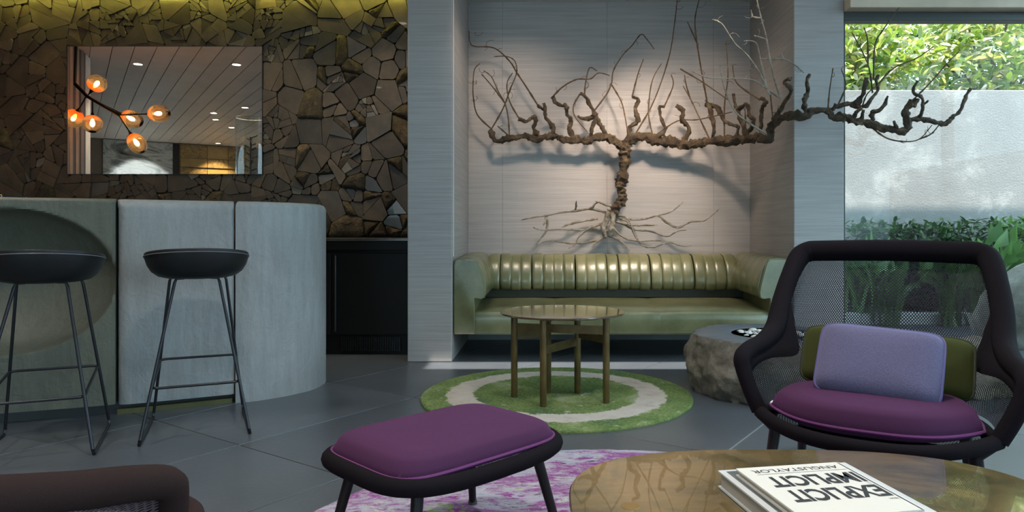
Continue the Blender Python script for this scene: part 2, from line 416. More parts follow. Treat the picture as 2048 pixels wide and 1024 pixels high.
# glazed side wall and glazing behind the camera (outside the frame, they let the daylight in)
sm = MB().box((4.4,-6.0,0), (4.5,5.3,0.06)).box((4.4,-6.0,2.9), (4.5,5.3,CEIL))
for yy in (-6.0,-3.2,-0.4,2.4,5.1): sm.box((4.4,yy,0), (4.5,yy+0.08,CEIL))
obj('window_2', sm, FRAME, kind='structure', label='side glazing frame')
def wallseg(a, b, z0, z1, t): 
    a = WA+WDIR*a; b = WA+WDIR*b; n = -WNRM*t
    return MB().prism([a+Vector((0,0,z0)), b+Vector((0,0,z0)), b+n+Vector((0,0,z0)), a+n+Vector((0,0,z0))], (0,0,z1-z0))
TAUPE = simple('brown_wall', (0.17,0.135,0.105), 0.6, var=0.1)
wr = obj('wall_rear', wallseg(-4.5, 6.8, 0, CEIL, 0.2), TAUPE, kind='structure', label='brown rear wall seen in the mirror')
gm = wallseg(6.8, 11.4, 2.85, CEIL, 0.1)
for s_ in (6.8, 9.0, 11.3): 
    q = wallseg(s_, s_+0.1, 0, CEIL, 0.1); gm.add(q.v, q.f)
obj('window_3', gm, FRAME, kind='structure', label='rear glazing frame')
e0 = WA+WDIR*11.4
obj('wall_corner', MB().prism([(e0.x,e0.y,0),(4.45,-6.0,0),(4.6,-6.0,0),(e0.x,e0.y-0.3,0)], (0,0,CEIL)), PLAST, kind='structure', label='rear right corner wall')
e1 = WA+WDIR*-4.5
obj('wall_left', MB().prism([(e1.x,e1.y,0),(-13.6,6.0,0),(-13.8,6.0,0),(e1.x-0.2,e1.y,0)], (0,0,CEIL)), TAUPE, kind='structure', label='far left wall')

# ------------------------------------------------------------------ stone wall with the inset mirror
SX0, SX1, SZ0, SZ1 = -5.4, PL0, 0.893, CEIL
ws = obj('wall_stone', MB().box((-14, MIR+0.055, 0), (PL0, MIR+0.25, CEIL)), simple('dark_mortar', (0.05,0.043,0.036), 0.9), kind='structure', label='crazy-paved feature wall of dark slate and rough golden stones')
MX0, MX1 = (135-VX)/FPX*MIR, (524-VX)/FPX*MIR
MZ0, MZ1 = CH+(VY-348)/FPX*MIR, CH+(VY-93)/FPX*MIR
S_SL = m_stone('slate', [(0.034,0.027,0.019),(0.064,0.051,0.036),(0.092,0.074,0.052)], 0.55, 0.12, 30)
S_PO = m_stone('polished_slate', [(0.045,0.036,0.026),(0.072,0.058,0.042),(0.105,0.085,0.06)], 0.33, 0.06, 12, 0.15)
S_RO = m_stone('rough_golden_stone', [(0.022,0.018,0.012),(0.075,0.058,0.034),(0.17,0.13,0.07)], 0.7, 1.0, 34, 0.0, 22, 0.035)
S_PA = m_stone('pale_stone', [(0.13,0.115,0.09),(0.20,0.18,0.14),(0.30,0.27,0.21)], 0.30, 0.15, 30)
RS = random.Random(5)
seeds = []
for _ in range(4000):
    x, z, r = RS.uniform(SX0, SX1), RS.uniform(SZ0, SZ1), RS.choice((0.12,0.16,0.22,0.30,0.40))
    if all((a-x)**2+(b-z)**2 >= (0.5*(q+r))**2 for a, b, q in seeds): seeds.append((x, z, r))
cells = []
def put(poly):
    if len(poly) < 3 or area(poly) < 0.0004: return
    cx = sum(p[0] for p in poly)/len(poly); cz = sum(p[1] for p in poly)/len(poly)
    ins = [MX0-cx, cx-MX1, MZ0-cz, cz-MZ1]       # how far outside each side of the mirror
    if max(ins) < 0 and all(MX0-0.004 < p[0] < MX1+0.004 and MZ0-0.004 < p[1] < MZ1+0.004 for p in poly): return
    hit = len(clip_rect(poly, MX0, MZ0, MX1, MZ1)) > 2
    if hit:
        s_ = ins.index(max(ins))
        poly = clip(poly, *[(MX0-0.003,0,1,0), (MX1+0.003,0,-1,0), (0,MZ0-0.003,0,1), (0,MZ1+0.003,0,-1)][s_])
    if len(poly) > 2 and area(poly) > 0.0004: cells.append((area(poly), poly))
def split(poly, target):                          # break big cells along random lines, like broken slabs
    A_ = area(poly)
    if len(poly) < 3: return
    if A_ < target: put(poly); return
    cx = sum(p[0] for p in poly)/len(poly); cz = sum(p[1] for p in poly)/len(poly)
    ext = (max(p[0] for p in poly)-min(p[0] for p in poly)) > (max(p[1] for p in poly)-min(p[1] for p in poly))
    an = RS.gauss(0 if ext else math.pi/2, 0.55); k = math.sqrt(A_)*0.18
    px, pz = cx+RS.uniform(-k,k), cz+RS.uniform(-k,k); nx, nz = math.cos(an), math.sin(an)
    for sgn in (1, -1): split(clip(poly, px, pz, sgn*nx, sgn*nz), target*RS.uniform(0.5,1.7))
for i, (x, z, r) in enumerate(seeds):
    poly = [(SX0,SZ0),(SX1,SZ0),(SX1,SZ1),(SX0,SZ1)]
    for j, (a, b, q) in enumerate(seeds):
        if i == j: continue
        dx, dz = a-x, b-z; d2 = dx*dx+dz*dz
        if d2 > 1.0: continue
        wgt = min(0.8, max(0.2, 0.5+0.12*(r*r-q*q)/d2))
        poly = clip(poly, x+dx*wgt, z+dz*wgt, dx, dz)
        if len(poly) < 3: break
    if len(poly) < 3: continue
    split(poly, math.exp(RS.uniform(math.log(0.0035), math.log(0.035)))*(2.2 if x > -2.2 else 1.2))
vis = lambda p: -4.75 < sum(q[0] for q in p)/len(p)
cells.sort(key=lambda q: -(q[0] if vis(q[1]) else q[0]*0.01))
def stone_mesh(poly, A_, mb, rough):
    cx = sum(p[0] for p in poly)/len(poly); cz = sum(p[1] for p in poly)/len(poly); r = math.sqrt(A_)
    near = 1.0 if cx > -2.2 else 0.4
    gap = min(RS.uniform(0.0006, 0.0022)*(0.6+near), 0.03*r); e = 0.002 if not rough else 0.010
    d = RS.uniform(0.040, 0.052+0.014*near)+(0.012 if rough else 0)
    tx, tz = RS.gauss(0, 0.022*near), RS.gauss(0, 0.022*near)
    pl = poly
    if rough or RS.random() < 0.5:                # chipped corners and slightly bent edges
        pl = []
        for k in range(len(poly)):
            a, b = poly[k], poly[(k+1) % len(poly)]; l = math.hypot(b[0]-a[0], b[1]-a[1])
            c = min(0.22, 0.018/max(l, 1e-3))
            pl += [(a[0]+(b[0]-a[0])*c, a[1]+(b[1]-a[1])*c), (a[0]+(b[0]-a[0])*0.5+(cx-a[0])*0.02, a[1]+(b[1]-a[1])*0.5+(cz-a[1])*0.02), (a[0]+(b[0]-a[0])*(1-c), a[1]+(b[1]-a[1])*(1-c))]
    def ring(k, d):
        out = []
        for p in pl:
            vx, vz = p[0]-cx, p[1]-cz; l = math.hypot(vx, vz); f = max(0.12, 1-k/max(l, 1e-4))
            y = MIR+0.06-d-tx*vx*f-tz*vz*f
            if rough and k > gap: y -= 0.018*mnoise.noise(Vector(((cx+vx*f)*14, (cz+vz*f)*14, 0)))+0.010*mnoise.noise(Vector(((cx+vx*f)*33, (cz+vz*f)*33, 3)))
            out.append((cx+vx*f, y, cz+vz*f))
        return out
    rs = [ring(gap, 0), ring(gap, d-e), ring(gap+e, d)]
    if rough: rs += [ring(gap+e+k*r, d+dd) for k, dd in ((0.06,0.010),(0.13,0.016),(0.20,0.020),(0.28,0.022),(0.38,0.023))]
    mb.rings(rs)
rest = {}
for n, (A_, poly) in enumerate(cells):
    cx = sum(p[0] for p in poly)/len(poly); u_ = RS.random()
    right = cx > -2.1
    if u_ < (0.34 if right else 0.03) and A_ > 0.006: mt, ro = S_RO, True
    elif u_ < (0.38 if right else 0.05) and A_ < 0.006: mt, ro = S_PA, False
    elif u_ < (0.80 if right else 0.75): mt, ro = S_SL, False
    else: mt, ro = S_PO, False
    if A_ < 0.003 and RS.random() < 0.10: mt = S_PA
    if n < 300:
        mb = MB(); stone_mesh(poly, A_, mb, ro); obj('stone', mb, mt, ws, sm=(70 if ro else False))
    else:
        stone_mesh(poly, A_, rest.setdefault(mt.name, (mt, MB()))[1], False)
for k, (mt, mb) in rest.items(): obj('small_stones', mb, mt, ws, kind='stuff')

MIRM, nt, b = newmat('mirror_glass'); base(b, nt, (0.86,0.85,0.84)); b.inputs['Metallic'].default_value = 1.0; b.inputs['Roughness'].default_value = 0.0
mr = thing('wall_mirror', 'large rectangular mirror set flush into the dark stone wall', 'mirror', ((MX0+MX1)/2, MIR+0.02, MZ0))
obj('mirror_glass', MB().box((MX0, MIR, MZ0), (MX1, MIR+0.006, MZ1)), MIRM, mr)
e_ = 0.004
obj('mirror_edge', MB().box((MX0-e_,MIR-0.002,MZ0-e_),(MX1+e_,MIR+0.05,MZ0)).box((MX0-e_,MIR-0.002,MZ1),(MX1+e_,MIR+0.05,MZ1+e_)).box((MX0-e_,MIR-0.002,MZ0),(MX0,MIR+0.05,MZ1)).box((MX1,MIR-0.002,MZ0),(MX1+e_,MIR+0.05,MZ1)), DARK, mr)

# light slot washing the top of the stone wall
ls = bpy.data.lights.new('cove_light', 'AREA'); ls.shape = 'RECTANGLE'; ls.size = 3.6; ls.size_y = 0.012; ls.energy = 4.2; ls.color = (0.95, 0.85, 0.12)
lo = bpy.data.objects.new('cove_light', ls); COL.objects.link(lo); lo.location = (-2.95, 5.784, 2.932); lo.rotation_euler = (math.radians(0), 0, 0)
obj('light_strip', MB().box((-5.2, 5.70, 2.935), (PL0-0.01, 5.76, 2.95)), simple('strip_housing', (0.1,0.1,0.08), 0.5), label='slim lighting strip under the ceiling above the stone wall', cat='light strip')

# back counter with the dark cabinet
CBY = F(720, 711).y
bc = thing('back_counter', 'black back-bar cabinet with a dark stone top below the stone wall', 'cabinet', (-3.0, 5.55, 0))
BLK = simple('black_laminate', (0.008,0.0075,0.007), 0.5, spec=0.2); BST = simple('dark_stone_top', (0.06,0.052,0.045), 0.25, var=0.2, vs_=20)
obj('countertop', MB().bbox((-5.3, CBY-0.01, 0.868), (PL0-0.004, MIR-0.014, 0.892), 0.003), BST, bc)
obj('apron', MB().bbox((-5.3, CBY+0.005, 0.80), (PL0-0.004, MIR-0.014, 0.868), 0.002), BLK, bc)
obj('carcass', MB().box((-5.3, CBY+0.05, 0.10), (PL0-0.004, MIR-0.014, 0.80)), BLK, bc)
xd = [(-0.996)-0.63*k for k in range(0, 5)]
for a in xd:
    d_ = obj('door', MB().bbox((a-0.625, CBY+0.02, 0.155), (a, CBY+0.05, 0.775), 0.004), BLK, bc)
    obj('handle', MB().bbox((a-0.60, CBY+0.002, 0.18), (a-0.585, CBY+0.02, 0.76), 0.003), simple('dark_steel', (0.08,0.08,0.085), 0.3, 0.8), d_)
gr = MB()
for k in range(34): gr.box((-1.55+k*0.0135, CBY+0.03, 0.03), (-1.544+k*0.0135, CBY+0.05, 0.135))
obj('grille', gr, simple('grille_metal', (0.03,0.03,0.03), 0.4, 0.5), bc, kind='stuff')
obj('plinth', MB().box((-5.3, CBY+0.06, 0.0), (PL0-0.004, MIR-0.014, 0.10)), BLK, bc)

# ------------------------------------------------------------------ concrete bar
bar = thing('concrete_bar', 'curved cast concrete bar counter with rounded nose and scooped front', 'bar counter', (-2.2, 3.9, 0))
FR = [(-4.3,2.93,0),(-3.6,3.05,0),(-3.0,3.22,0),(-2.63,3.36,0),(-2.18,3.54,0),(-1.69,3.79,0)]
frc = curve2(FR, 24)
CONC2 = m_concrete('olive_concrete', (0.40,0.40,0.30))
def barpanel(x0, x1, zb, dish=False, name='panel', rt=0.02, rl=0.02, rr_=0.012):
    pts = [p for p in frc if x0 <= p.x <= x1]
    a = [p for p in (frc[i].lerp(frc[i+1], (x-frc[i].x)/(frc[i+1].x-frc[i].x)) for x in (x0, x1) for i in range(len(frc)-1) if frc[i].x <= x < frc[i+1].x or (i == len(frc)-2 and x >= frc[-1].x))]
    pts = [a[0]] + [p for p in pts if p.x > x0+0.012 and p.x < x1-0.012] + [a[-1]]
    # resample densely
    dense = []
    for i in range(len(pts)-1):
        m_ = max(1, int((pts[i+1]-pts[i]).length/0.009))
        dense += [pts[i].lerp(pts[i+1], k/m_) for k in range(m_)]
    dense.append(pts[-1]); s = [0.0]
    for i in range(1, len(dense)): s.append(s[-1]+(dense[i]-dense[i-1]).length)
    T = s[-1]; H = 1.105
    zs = [zb+(H-rt-zb)*k/110 for k in range(111)]
    rings = []
    cD = Vector((-2.61, 3.37, 0))
    for i, p in enumerate(dense):
        t = (dense[min(i+1,len(dense)-1)]-dense[max(i-1,0)]).normalized(); n = Vector((-t.y, t.x, 0))   # inward (away from the camera)
        e = 0.0
        if s[i] < rl: e = max(e, rl-math.sqrt(max(0, rl*rl-(rl-s[i])**2)))
        if T-s[i] < rr_: e = max(e, rr_-math.sqrt(max(0, rr_*rr_-(rr_-(T-s[i]))**2)))
        ring = []
        for z in zs:
            o_ = e
            if dish:
                q = (((p-cD).dot(Vector((0.927,0.375,0))))/0.466)**2+((z-0.693)/0.36)**2
                if q < 1: o_ += 0.25*(1-q)**0.65*min(1.0, (1-q)*9)
            ring.append(p+n*o_+Vector((0,0,z)))
        for k in range(1, 7):
            a_ = k/6*math.pi/2
            ring.append(p+n*(e*0.6+rt*(1-math.cos(a_)))+Vector((0,0,H-rt+rt*math.sin(a_))))
        for o_, z in ((0.30, H), (0.56, H), (0.56, zb)): ring.append(p+n*o_+Vector((0,0,z)))
        rings.append(ring)
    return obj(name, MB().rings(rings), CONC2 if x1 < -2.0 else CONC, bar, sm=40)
xA = (232-VX)/FPX*3.54
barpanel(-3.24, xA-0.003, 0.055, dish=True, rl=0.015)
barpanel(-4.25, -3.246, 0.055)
barpanel(xA+0.003, -1.693, 0.05, rt=0.05, rl=0.05)
nose = curve2([(-1.687,3.792,0),(-1.615,3.822,0),(-1.52,3.90,0),(-1.437,3.994,0),(-1.37,4.121,0),(-1.356,4.27,0),(-1.385,4.40,0),(-1.47,4.53,0),(-1.6,4.62,0),(-1.76,4.62,0),(-1.86,4.5,0),(-1.93,4.33,0)], 8)
cN = Vector((-1.66,4.2,0)); rs = []
for z, k in ((0.0,0.0),(0.3,0),(0.6,0),(0.9,0),(1.07,0),(1.085,0.004),(1.098,0.014),(1.105,0.032)):
    rs.append([p+(cN-p).normalized()*k+Vector((0,0,z)) for p in nose])
obj('nose_panel', MB().rings(rs), CONC, bar, sm=40)
OLV = simple('olive_strip', (0.075,0.075,0.024), 0.6)
pk = [p for p in frc if p.x > -4.2]
t_ = Vector((-0.43,0.9,0))
obj('plinth', MB().rings([[p+t_*0.05+Vector((0,0,0)) for p in pk]+[p+t_*0.4 for p in reversed(pk)], [p+t_*0.05+Vector((0,0,0.06)) for p in pk]+[p+t_*0.4+Vector((0,0,0.06)) for p in reversed(pk)]]), DARK, bar)
pk = [p for p in frc if xA < p.x < -1.70]
obj('kick_strip', MB().rings([[p+t_*0.012 for p in pk]+[p+t_*0.06 for p in reversed(pk)], [p+t_*0.012+Vector((0,0,0.026)) for p in pk]+[p+t_*0.06+Vector((0,0,0.026)) for p in reversed(pk)]]), OLV, bar, label='olive strip at the foot of the bar')
tb = obj('tablet', MB().bbox((-2.98,3.50,1.106), (-2.735,3.66,1.124), 0.004), simple('dark_glass', (0.02,0.025,0.03), 0.15, coat=0.5), label='dark slim tablet lying on the bar top at the left', cat='tablet')

# ------------------------------------------------------------------ bar stools
ROD = simple('blackened_steel', (0.035,0.036,0.042), 0.35, 0.7); SEATB = simple('black_leather', (0.011,0.012,0.013), 0.42, bmp=0.15, bs=160, spec=0.3)
def stool(loc, ang, label):
    t = thing('bar_stool', label, 'bar stool', loc, ang, 'black bar stools at the concrete bar')
    # local frame: +y towards the bar, x across
    def rimz(a): return 0.785+0.073*(0.5-0.5*math.sin(a))**0.75
    rs = []; rs2 = []
    seg = 48; RX, RY = 0.226, 0.215
    prof = [(0.30,0.712),(0.56,0.7145),(0.74,0.722),(0.87,0.740),(0.95,0.765),(0.99,0.789)]
    for k, z in prof:
        ring = []
        for j in range(seg):
            a = 2*math.pi*j/seg; f = (k-0.30)/0.70
            top = rimz(a)-0.008
            zz = 0.712+(top-0.712)*((z-0.712)/(0.80-0.712))
            ring.append((RX*k*math.cos(a), RY*k*math.sin(a)-0.0, zz))
        rs.append(ring)
    def rr(k, dz): return [(RX*k*math.cos(2*math.pi*j/seg), RY*k*math.sin(2*math.pi*j/seg), rimz(2*math.pi*j/seg)+dz) for j in range(seg)]
    rs += [rr(1.0,-0.006), rr(1.0, 0.0), rr(0.985, 0.004), rr(0.96, 0.0)]
    for k, f in ((0.9, 0.75), (0.75, 0.4), (0.5, 0.15), (0.2, 0.05)):
        rs.append([(RX*k*math.cos(2*math.pi*j/seg), RY*k*math.sin(2*math.pi*j/seg), 0.742+(rimz(2*math.pi*j/seg)-0.742)*f) for j in range(seg)])
    s_ = obj('seat_shell', MB().rings(rs), SEATB, t, sm=60, local=True)
    obj('seam', MB().tube([Vector(p)+Vector((0,0,0.0)) for p in rr(1.004,-0.012)], 0.0028, seg=6, closed=True), simple('grey_thread', (0.10,0.10,0.11), 0.5), s_, local=True, sm=True)
    W0, W1 = 0.222, 0.095        # half width at the floor, under the seat
    D0n, D0f, D1n, D1f = -0.26, 0.26, -0.06, 0.10
    r = 0.0068; zt = 0.712
    for sx in (-1, 1):
        nf = Vector((sx*W0, D0n, r)); ff = Vector((sx*W0*0.93, D0f, r)); nt_ = Vector((sx*W1, D1n, zt)); ft = Vector((sx*(W1+0.03), D1f, zt))
        obj('leg', MB().tube([nt_+Vector((-sx*0.04,0,0.006)), nt_+Vector((-sx*0.008,0,0.004)), nt_+Vector((0,-0.002,-0.014)), nf+(nt_-nf)*0.03], r, seg=8), ROD, t, sm=True, local=True)
        obj('leg', MB().tube([ft+Vector((-sx*0.04,0,0.008)), ft+Vector((-sx*0.008,0,0.004)), ft+Vector((0,0.002,-0.014)), ff+(ft-ff)*0.03], r, seg=8), ROD, t, sm=True, local=True)
        obj('runner', MB().tube([nf+(nt_-nf)*0.03, nf+Vector((0,0.012,0)), ff+Vector((0,-0.012,0)), ff+(ft-ff)*0.03], r, seg=8), ROD, t, sm=True, local=True)
    def on(sx, near, z):
        nf = Vector((sx*W0, D0n, r)); ff = Vector((sx*W0*0.93, D0f, r)); nt_ = Vector((sx*W1, D1n, zt)); ft = Vector((sx*(W1+0.03), D1f, zt))
        a, b = (nf, nt_) if near else (ff, ft)
        return a+(b-a)*(z/zt)
    ring = [on(-1,True,0.232), on(1,True,0.232), on(1,False,0.30), on(-1,False,0.30)]
    ring = [p*0.985+Vector((0,0,p.z*0.015)) for p in ring]
    rp = []
    for i in range(4):
        a, b, c = ring[i-1], ring[i], ring[(i+1) % 4]
        for k in range(5):
            u = k/4; q0 = b+(a-b).normalized()*0.03; q1 = b+(c-b).normalized()*0.03
            rp.append((1-u)**2*q0+2*u*(1-u)*b+u*u*q1)
    obj('footrest', MB().tube(rp, 0.0064, seg=8, closed=True), ROD, t, sm=True, local=True)
    return t
stool((-1.665, 3.335, 0), math.radians(25), 'black leather shell bar stool standing in front of the flat pale concrete panel')
stool((-2.185, 3.035, 0), math.radians(24), 'black leather shell bar stool in front of the scooped hollow of the bar')

# ------------------------------------------------------------------ sofa
LEA = m_leather(); PIPE = simple('leather_piping', (0.20,0.19,0.10), 0.4); SEAMM = simple('dark_seam', (0.03,0.03,0.015), 0.6)
sofa = thing('leather_sofa', 'long olive green leather sofa with channel-quilted back, fitted between the piers', 'sofa', (0.57, 5.5, 0))
SF = 5.055; SX0_, SX1_ = AX0+0.008, AX1-0.008
prof = [(0.0,0.725),(0.04,0.748),(0.10,0.752),(0.155,0.738),(0.19,0.69),(0.22,0.62),(0.238,0.54),(0.236,0.49),(0.215,0.458),(0.18,0.452),(0.147,0.458)]
def seatz(y): return 0.352+(y-SF)*0.06
# seat: one upholstered box with rounded front edge, in three panels
for a, b in zip([SX0_+0.147, 0.07+0.02, 0.78+0.07, ], [0.07+0.02, 0.78+0.07, SX1_-0.147]):
    rs = []
    for k in range(15):
        x = a+(b-a)*k/14; e = 0.004 if k in (0, 14) else 0.0
        pr = [(SF+0.012+e,0.198),(SF+0.006+e,0.215),(SF+0.004+e,0.29),(SF+0.006+e,0.33-e),(SF+0.018,0.350-e),(SF+0.04,0.360-e),(SF+0.25,0.372-e),(SF+0.5,0.388-e),(SF+0.95,0.402-e),(SF+0.95,0.198)]
        rs.append([(x, y, z+0.004*math.sin(math.pi*k/14)*(1 if 0.3 < z else 0)) for y, z in pr])
    obj('seat_panel', MB().rings(rs), LEA, sofa, sm=45)
obj('base_panel', MB().box((SX0_, SF+0.02, 0.188), (SX1_, AB-0.01, 0.2)), LEA, sofa)
# back channels
nB = 23; bx0, bx1 = SX0_+0.20, SX1_-0.20
cw = (bx1-bx0)/nB
mb = MB(); rs = []
for k in range(13):
    u = k/12*2-1; puff = 1-abs(u)**5
    ring = []
    for (n_, z) in prof:
        n2 = n_*1.62; zc = 0.60; nc = 0.16
        f = 0.955+0.045*puff
        ring.append((u*cw*0.4985, -(nc+(n2-nc)*f) if n2 > nc else -n2, zc+(z-zc)*f+0.004))
    ring += [(u*cw*0.4985, 0, 0.458)]
    rs.append(ring)
mb.rings(rs)
me = mesh_of(mb, 'back_channel', LEA, 50)
for k in range(nB):
    dz = 0.004*math.sin(k*2.1)
    inst('back_channel', me, sofa, (bx0+cw*(k+0.5)-sofa.location.x, AB-0.006-sofa.location.y, dz), (0, 0.012*math.sin(k*1.7), 0))
obj('back_rail', MB().box((SX0_+0.15, AB-0.33, 0.40), (SX1_-0.15, AB-0.01, 0.47)), SEAMM, sofa)
# arms: outer body, roll channels, front face with piping
ac = 6; ay0, ay1 = SF+0.006, AB-0.15
for sx, xo in ((1, SX0_), (-1, SX1_)):
    arm = obj('arm_body', MB().bbox((min(xo, xo+sx*0.147), SF+0.004, 0.193), (max(xo, xo+sx*0.147), AB-0.01, 0.47), 0.006), LEA, sofa)
    dl = (ay1-ay0)/ac
    for k in range(ac):
        rs = []
        for q in range(11):
            u = q/10*2-1; puff = 1-abs(u)**5; f = 0.965+0.035*puff
            y = ay0+dl*(k+0.5)+u*dl*0.4985
            grow = 1.0+0.10*(y-ay0)/(ay1-ay0)
            ring = [(xo+sx*(0.08+(n_*grow-0.08)*f if n_ > 0.08 else n_), y, 0.6+(z-0.6)*f+0.02*(y-ay0)/(ay1-ay0)) for n_, z in prof]+[(xo, y, 0.458)]
            rs.append(ring)
        obj('arm_channel', MB().rings(rs), LEA, sofa, sm=50)
    pf = [(0.002,0.195),(0.002,0.70),(0.012,0.735),(0.04,0.742),(0.15,0.738),(0.172,0.72),(0.205,0.60),(0.228,0.50),(0.222,0.462),(0.20,0.452),(0.152,0.458),(0.147,0.44),(0.147,0.195)]
    fp = [Vector((xo+sx*n_, SF+0.008, z)) for n_, z in pf]
    cf = Vector((xo+sx*0.09, SF, 0.5))
    ff = obj('arm_front', MB().rings([fp, [p+Vector((0,-0.018,0)) for p in fp], [p.lerp(cf, 0.03)+Vector((0,-0.024,0)) for p in fp]]), LEA, sofa, sm=40)
    obj('piping', MB().tube([p+Vector((0,-0.015,0)) for p in fp], 0.0042, seg=6, closed=True), PIPE, ff, sm=True)
obj('trim_3', MB().box((AX0, AB-0.02, 0.0), (AX1, AB+0.001, 0.21)), simple('grey_skirting', (0.30,0.31,0.30), 0.6), kind='structure', label='grey skirting board behind the sofa')

# ------------------------------------------------------------------ rugs
def m_green_rug():
    m, nt, b = newmat('green_rug_pile'); v = coords(nt, 'Object'); sp = nt.nodes.new('ShaderNodeVectorMath'); sp.operation = 'LENGTH'
    s3 = nt.nodes.new('ShaderNodeVectorMath'); s3.operation = 'MULTIPLY'; s3.inputs[1].default_value = (1,1,0); L(nt, v, s3.inputs[0]); L(nt, s3.outputs[0], sp.inputs[0])
    r = math_(nt, 'DIVIDE', sp.outputs['Value'], 0.77)
    n1 = noise(nt, v, 9, 7, 0.75); n2 = noise(nt, v, 3.0, 4); n3 = noise(nt, v, 60, 4, 0.8)
    rr = math_(nt, 'ADD', r, math_(nt, 'MULTIPLY', math_(nt, 'SUBTRACT', n1, 0.5), 0.20))
    rr = math_(nt, 'ADD', rr, math_(nt, 'MULTIPLY', math_(nt, 'SUBTRACT', n3, 0.5), 0.05))
    ringm = ramp(nt, rr, [(0.0, (0,0,0)), (0.605, (0,0,0)), (0.62, (1,1,1)), (0.80, (1,1,1)), (0.815, (0,0,0)), (1.0, (0,0,0))])
    gr_ = ramp(nt, n2, [(0.34, (0.055,0.12,0.07)), (0.45, (0.14,0.21,0.07)), (0.56, (0.24,0.31,0.11)), (0.68, (0.50,0.52,0.32))])
    gr_ = mixc(nt, 0.45, gr_, ramp(nt, n3, [(0.38, (0.045,0.085,0.03)), (0.62, (0.32,0.40,0.14))]))
    gr_ = mixc(nt, ramp(nt, n1, [(0.60, (0,0,0)), (0.65, (1,1,1))]), gr_, (0.50,0.48,0.38))
    be = ramp(nt, n1, [(0.25, (0.42,0.34,0.27)), (0.45, (0.62,0.54,0.46)), (0.75, (0.70,0.63,0.56))])
    base(b, nt, mixc(nt, ringm, gr_, be)); b.inputs['Roughness'].default_value = 0.95; b.inputs['Specular IOR Level'].default_value = 0.1
    bump(nt, b, noise(nt, v, 240, 3, 0.8), 0.8, 0.01); return m
def m_purple_rug():
    m, nt, b = newmat('abstract_rug_pile'); v = coords(nt, 'Object', (1.1,2.6,1)); v1 = coords(nt, 'Object')
    n1 = noise(nt, v, 3.2, 8, 0.75, 0.6); n2 = noise(nt, v, 9, 7, 0.8); n3 = noise(nt, v1, 1.3, 3)
    c = ramp(nt, n1, [(0.30, (0.20,0.26,0.36)), (0.42, (0.42,0.42,0.48)), (0.50, (0.40,0.33,0.42)), (0.58, (0.27,0.07,0.25)), (0.66, (0.48,0.40,0.45)), (0.8, (0.50,0.50,0.46))])
    c = mixc(nt, ramp(nt, n2, [(0.53, (0,0,0)), (0.58, (1,1,1))]), c, (0.27,0.06,0.25))
    c = mixc(nt, ramp(nt, noise(nt, v, 7, 6, 0.8, 1.0), [(0.55, (0,0,0)), (0.60, (1,1,1))]), c, (0.50,0.49,0.48))
    c = mixc(nt, ramp(nt, noise(nt, v1, 4.0, 5, 0.8), [(0.61, (0,0,0)), (0.64, (1,1,1))]), c, (0.34,0.42,0.12))
    c = mixc(nt, ramp(nt, noise(nt, v, 13, 6, 0.85), [(0.58, (0,0,0)), (0.62, (1,1,1))]), c, (0.10,0.06,0.09))
    base(b, nt, c); b.inputs['Roughness'].default_value = 0.95; b.inputs['Specular IOR Level'].default_value = 0.1
    bump(nt, b, noise(nt, v1, 260, 3, 0.8), 0.6, 0.008); return m
def rug(name, c, rx, th, mat, label):
    rs = []; seg = 180
    for k, z in ((1.0,0.0),(1.002,th*0.6),(0.996,th*0.92),(0.985,th),(0.5,th),(0.05,th)):
        rs.append([(c[0]+rx*k*math.cos(2*math.pi*j/seg)*(1+0.004*mnoise.noise((j*0.9,k*9,0))), c[1]+rx*k*math.sin(2*math.pi*j/seg)*(1+0.004*mnoise.noise((j*0.9,k*9,0))), z) for j in range(seg)])
    return obj(name, MB().rings(rs), mat, sm=60, label=label, cat='rug')
gN, gF = F(1110, 868).y, F(1110, 738).y
GC_ = ((1113-VX)/FPX*(gN+gF)/2, (gN+gF)/2)
rug('round_rug', GC_, (gF-gN)/2, 0.014, m_green_rug(), 'round green rug with a pale beige ring under the small side table')
rug('round_rug', (0.24, 1.86), 1.09, 0.012, m_purple_rug(), 'large round abstract purple and pale blue rug under the ottoman')

# ------------------------------------------------------------------ small round side table
BR = m_brass_top(); BRL = simple('dark_brass', (0.15,0.105,0.04), 0.38, 0.55, var=0.3, vs_=12)
TZ = 0.487
legs = [F(1028.6,794,0.014), F(1086.6,813,0.014), F(1096,785,0.014), F(1155,786,0.014), F(1212.6,806,0.014)]
tc = Vector(((1124.5-VX)/FPX*3.93, 3.93, 0)); TR = 0.352
st = thing('side_table', 'small round side table with a dark bronze top on the green rug', 'side table', (tc.x, tc.y, 0.014))
BRS = simple('bronze_top', (0.11,0.068,0.034), 0.18, 0.5, coat=1.0, var=0.25, vs_=6)
obj('tabletop', MB().lathe([(TR-0.006,TZ-0.012),(TR,TZ-0.009),(TR,TZ-0.003),(TR-0.003,TZ),(TR*0.5,TZ),(0.01,TZ)], (tc.x,tc.y,0), 72), BRS, st, sm=30)
for l in legs:
    obj('leg', MB().lathe([(0.017,0.0),(0.0185,0.004),(0.0185,TZ-0.014-l.z)], l, 16), BRL, st, sm=40)
def flatbar(a, b, z, h=0.045, t=0.010):
    a = Vector((a.x,a.y,z)); b = Vector((b.x,b.y,z)); d = (b-a).normalized(); n = Vector((-d.y,d.x,0))*t/2; u = Vector((0,0,h/2))
    return MB().prism([a+n-u, a-n-u, a-n+u, a+n+u], b-a)
for i, j, z in ((0,4,0.405),(1,3,0.31),(3,4,0.355),(2,0,0.36)):
    obj('stretcher', flatbar(legs[i], legs[j], z), BRL, st)

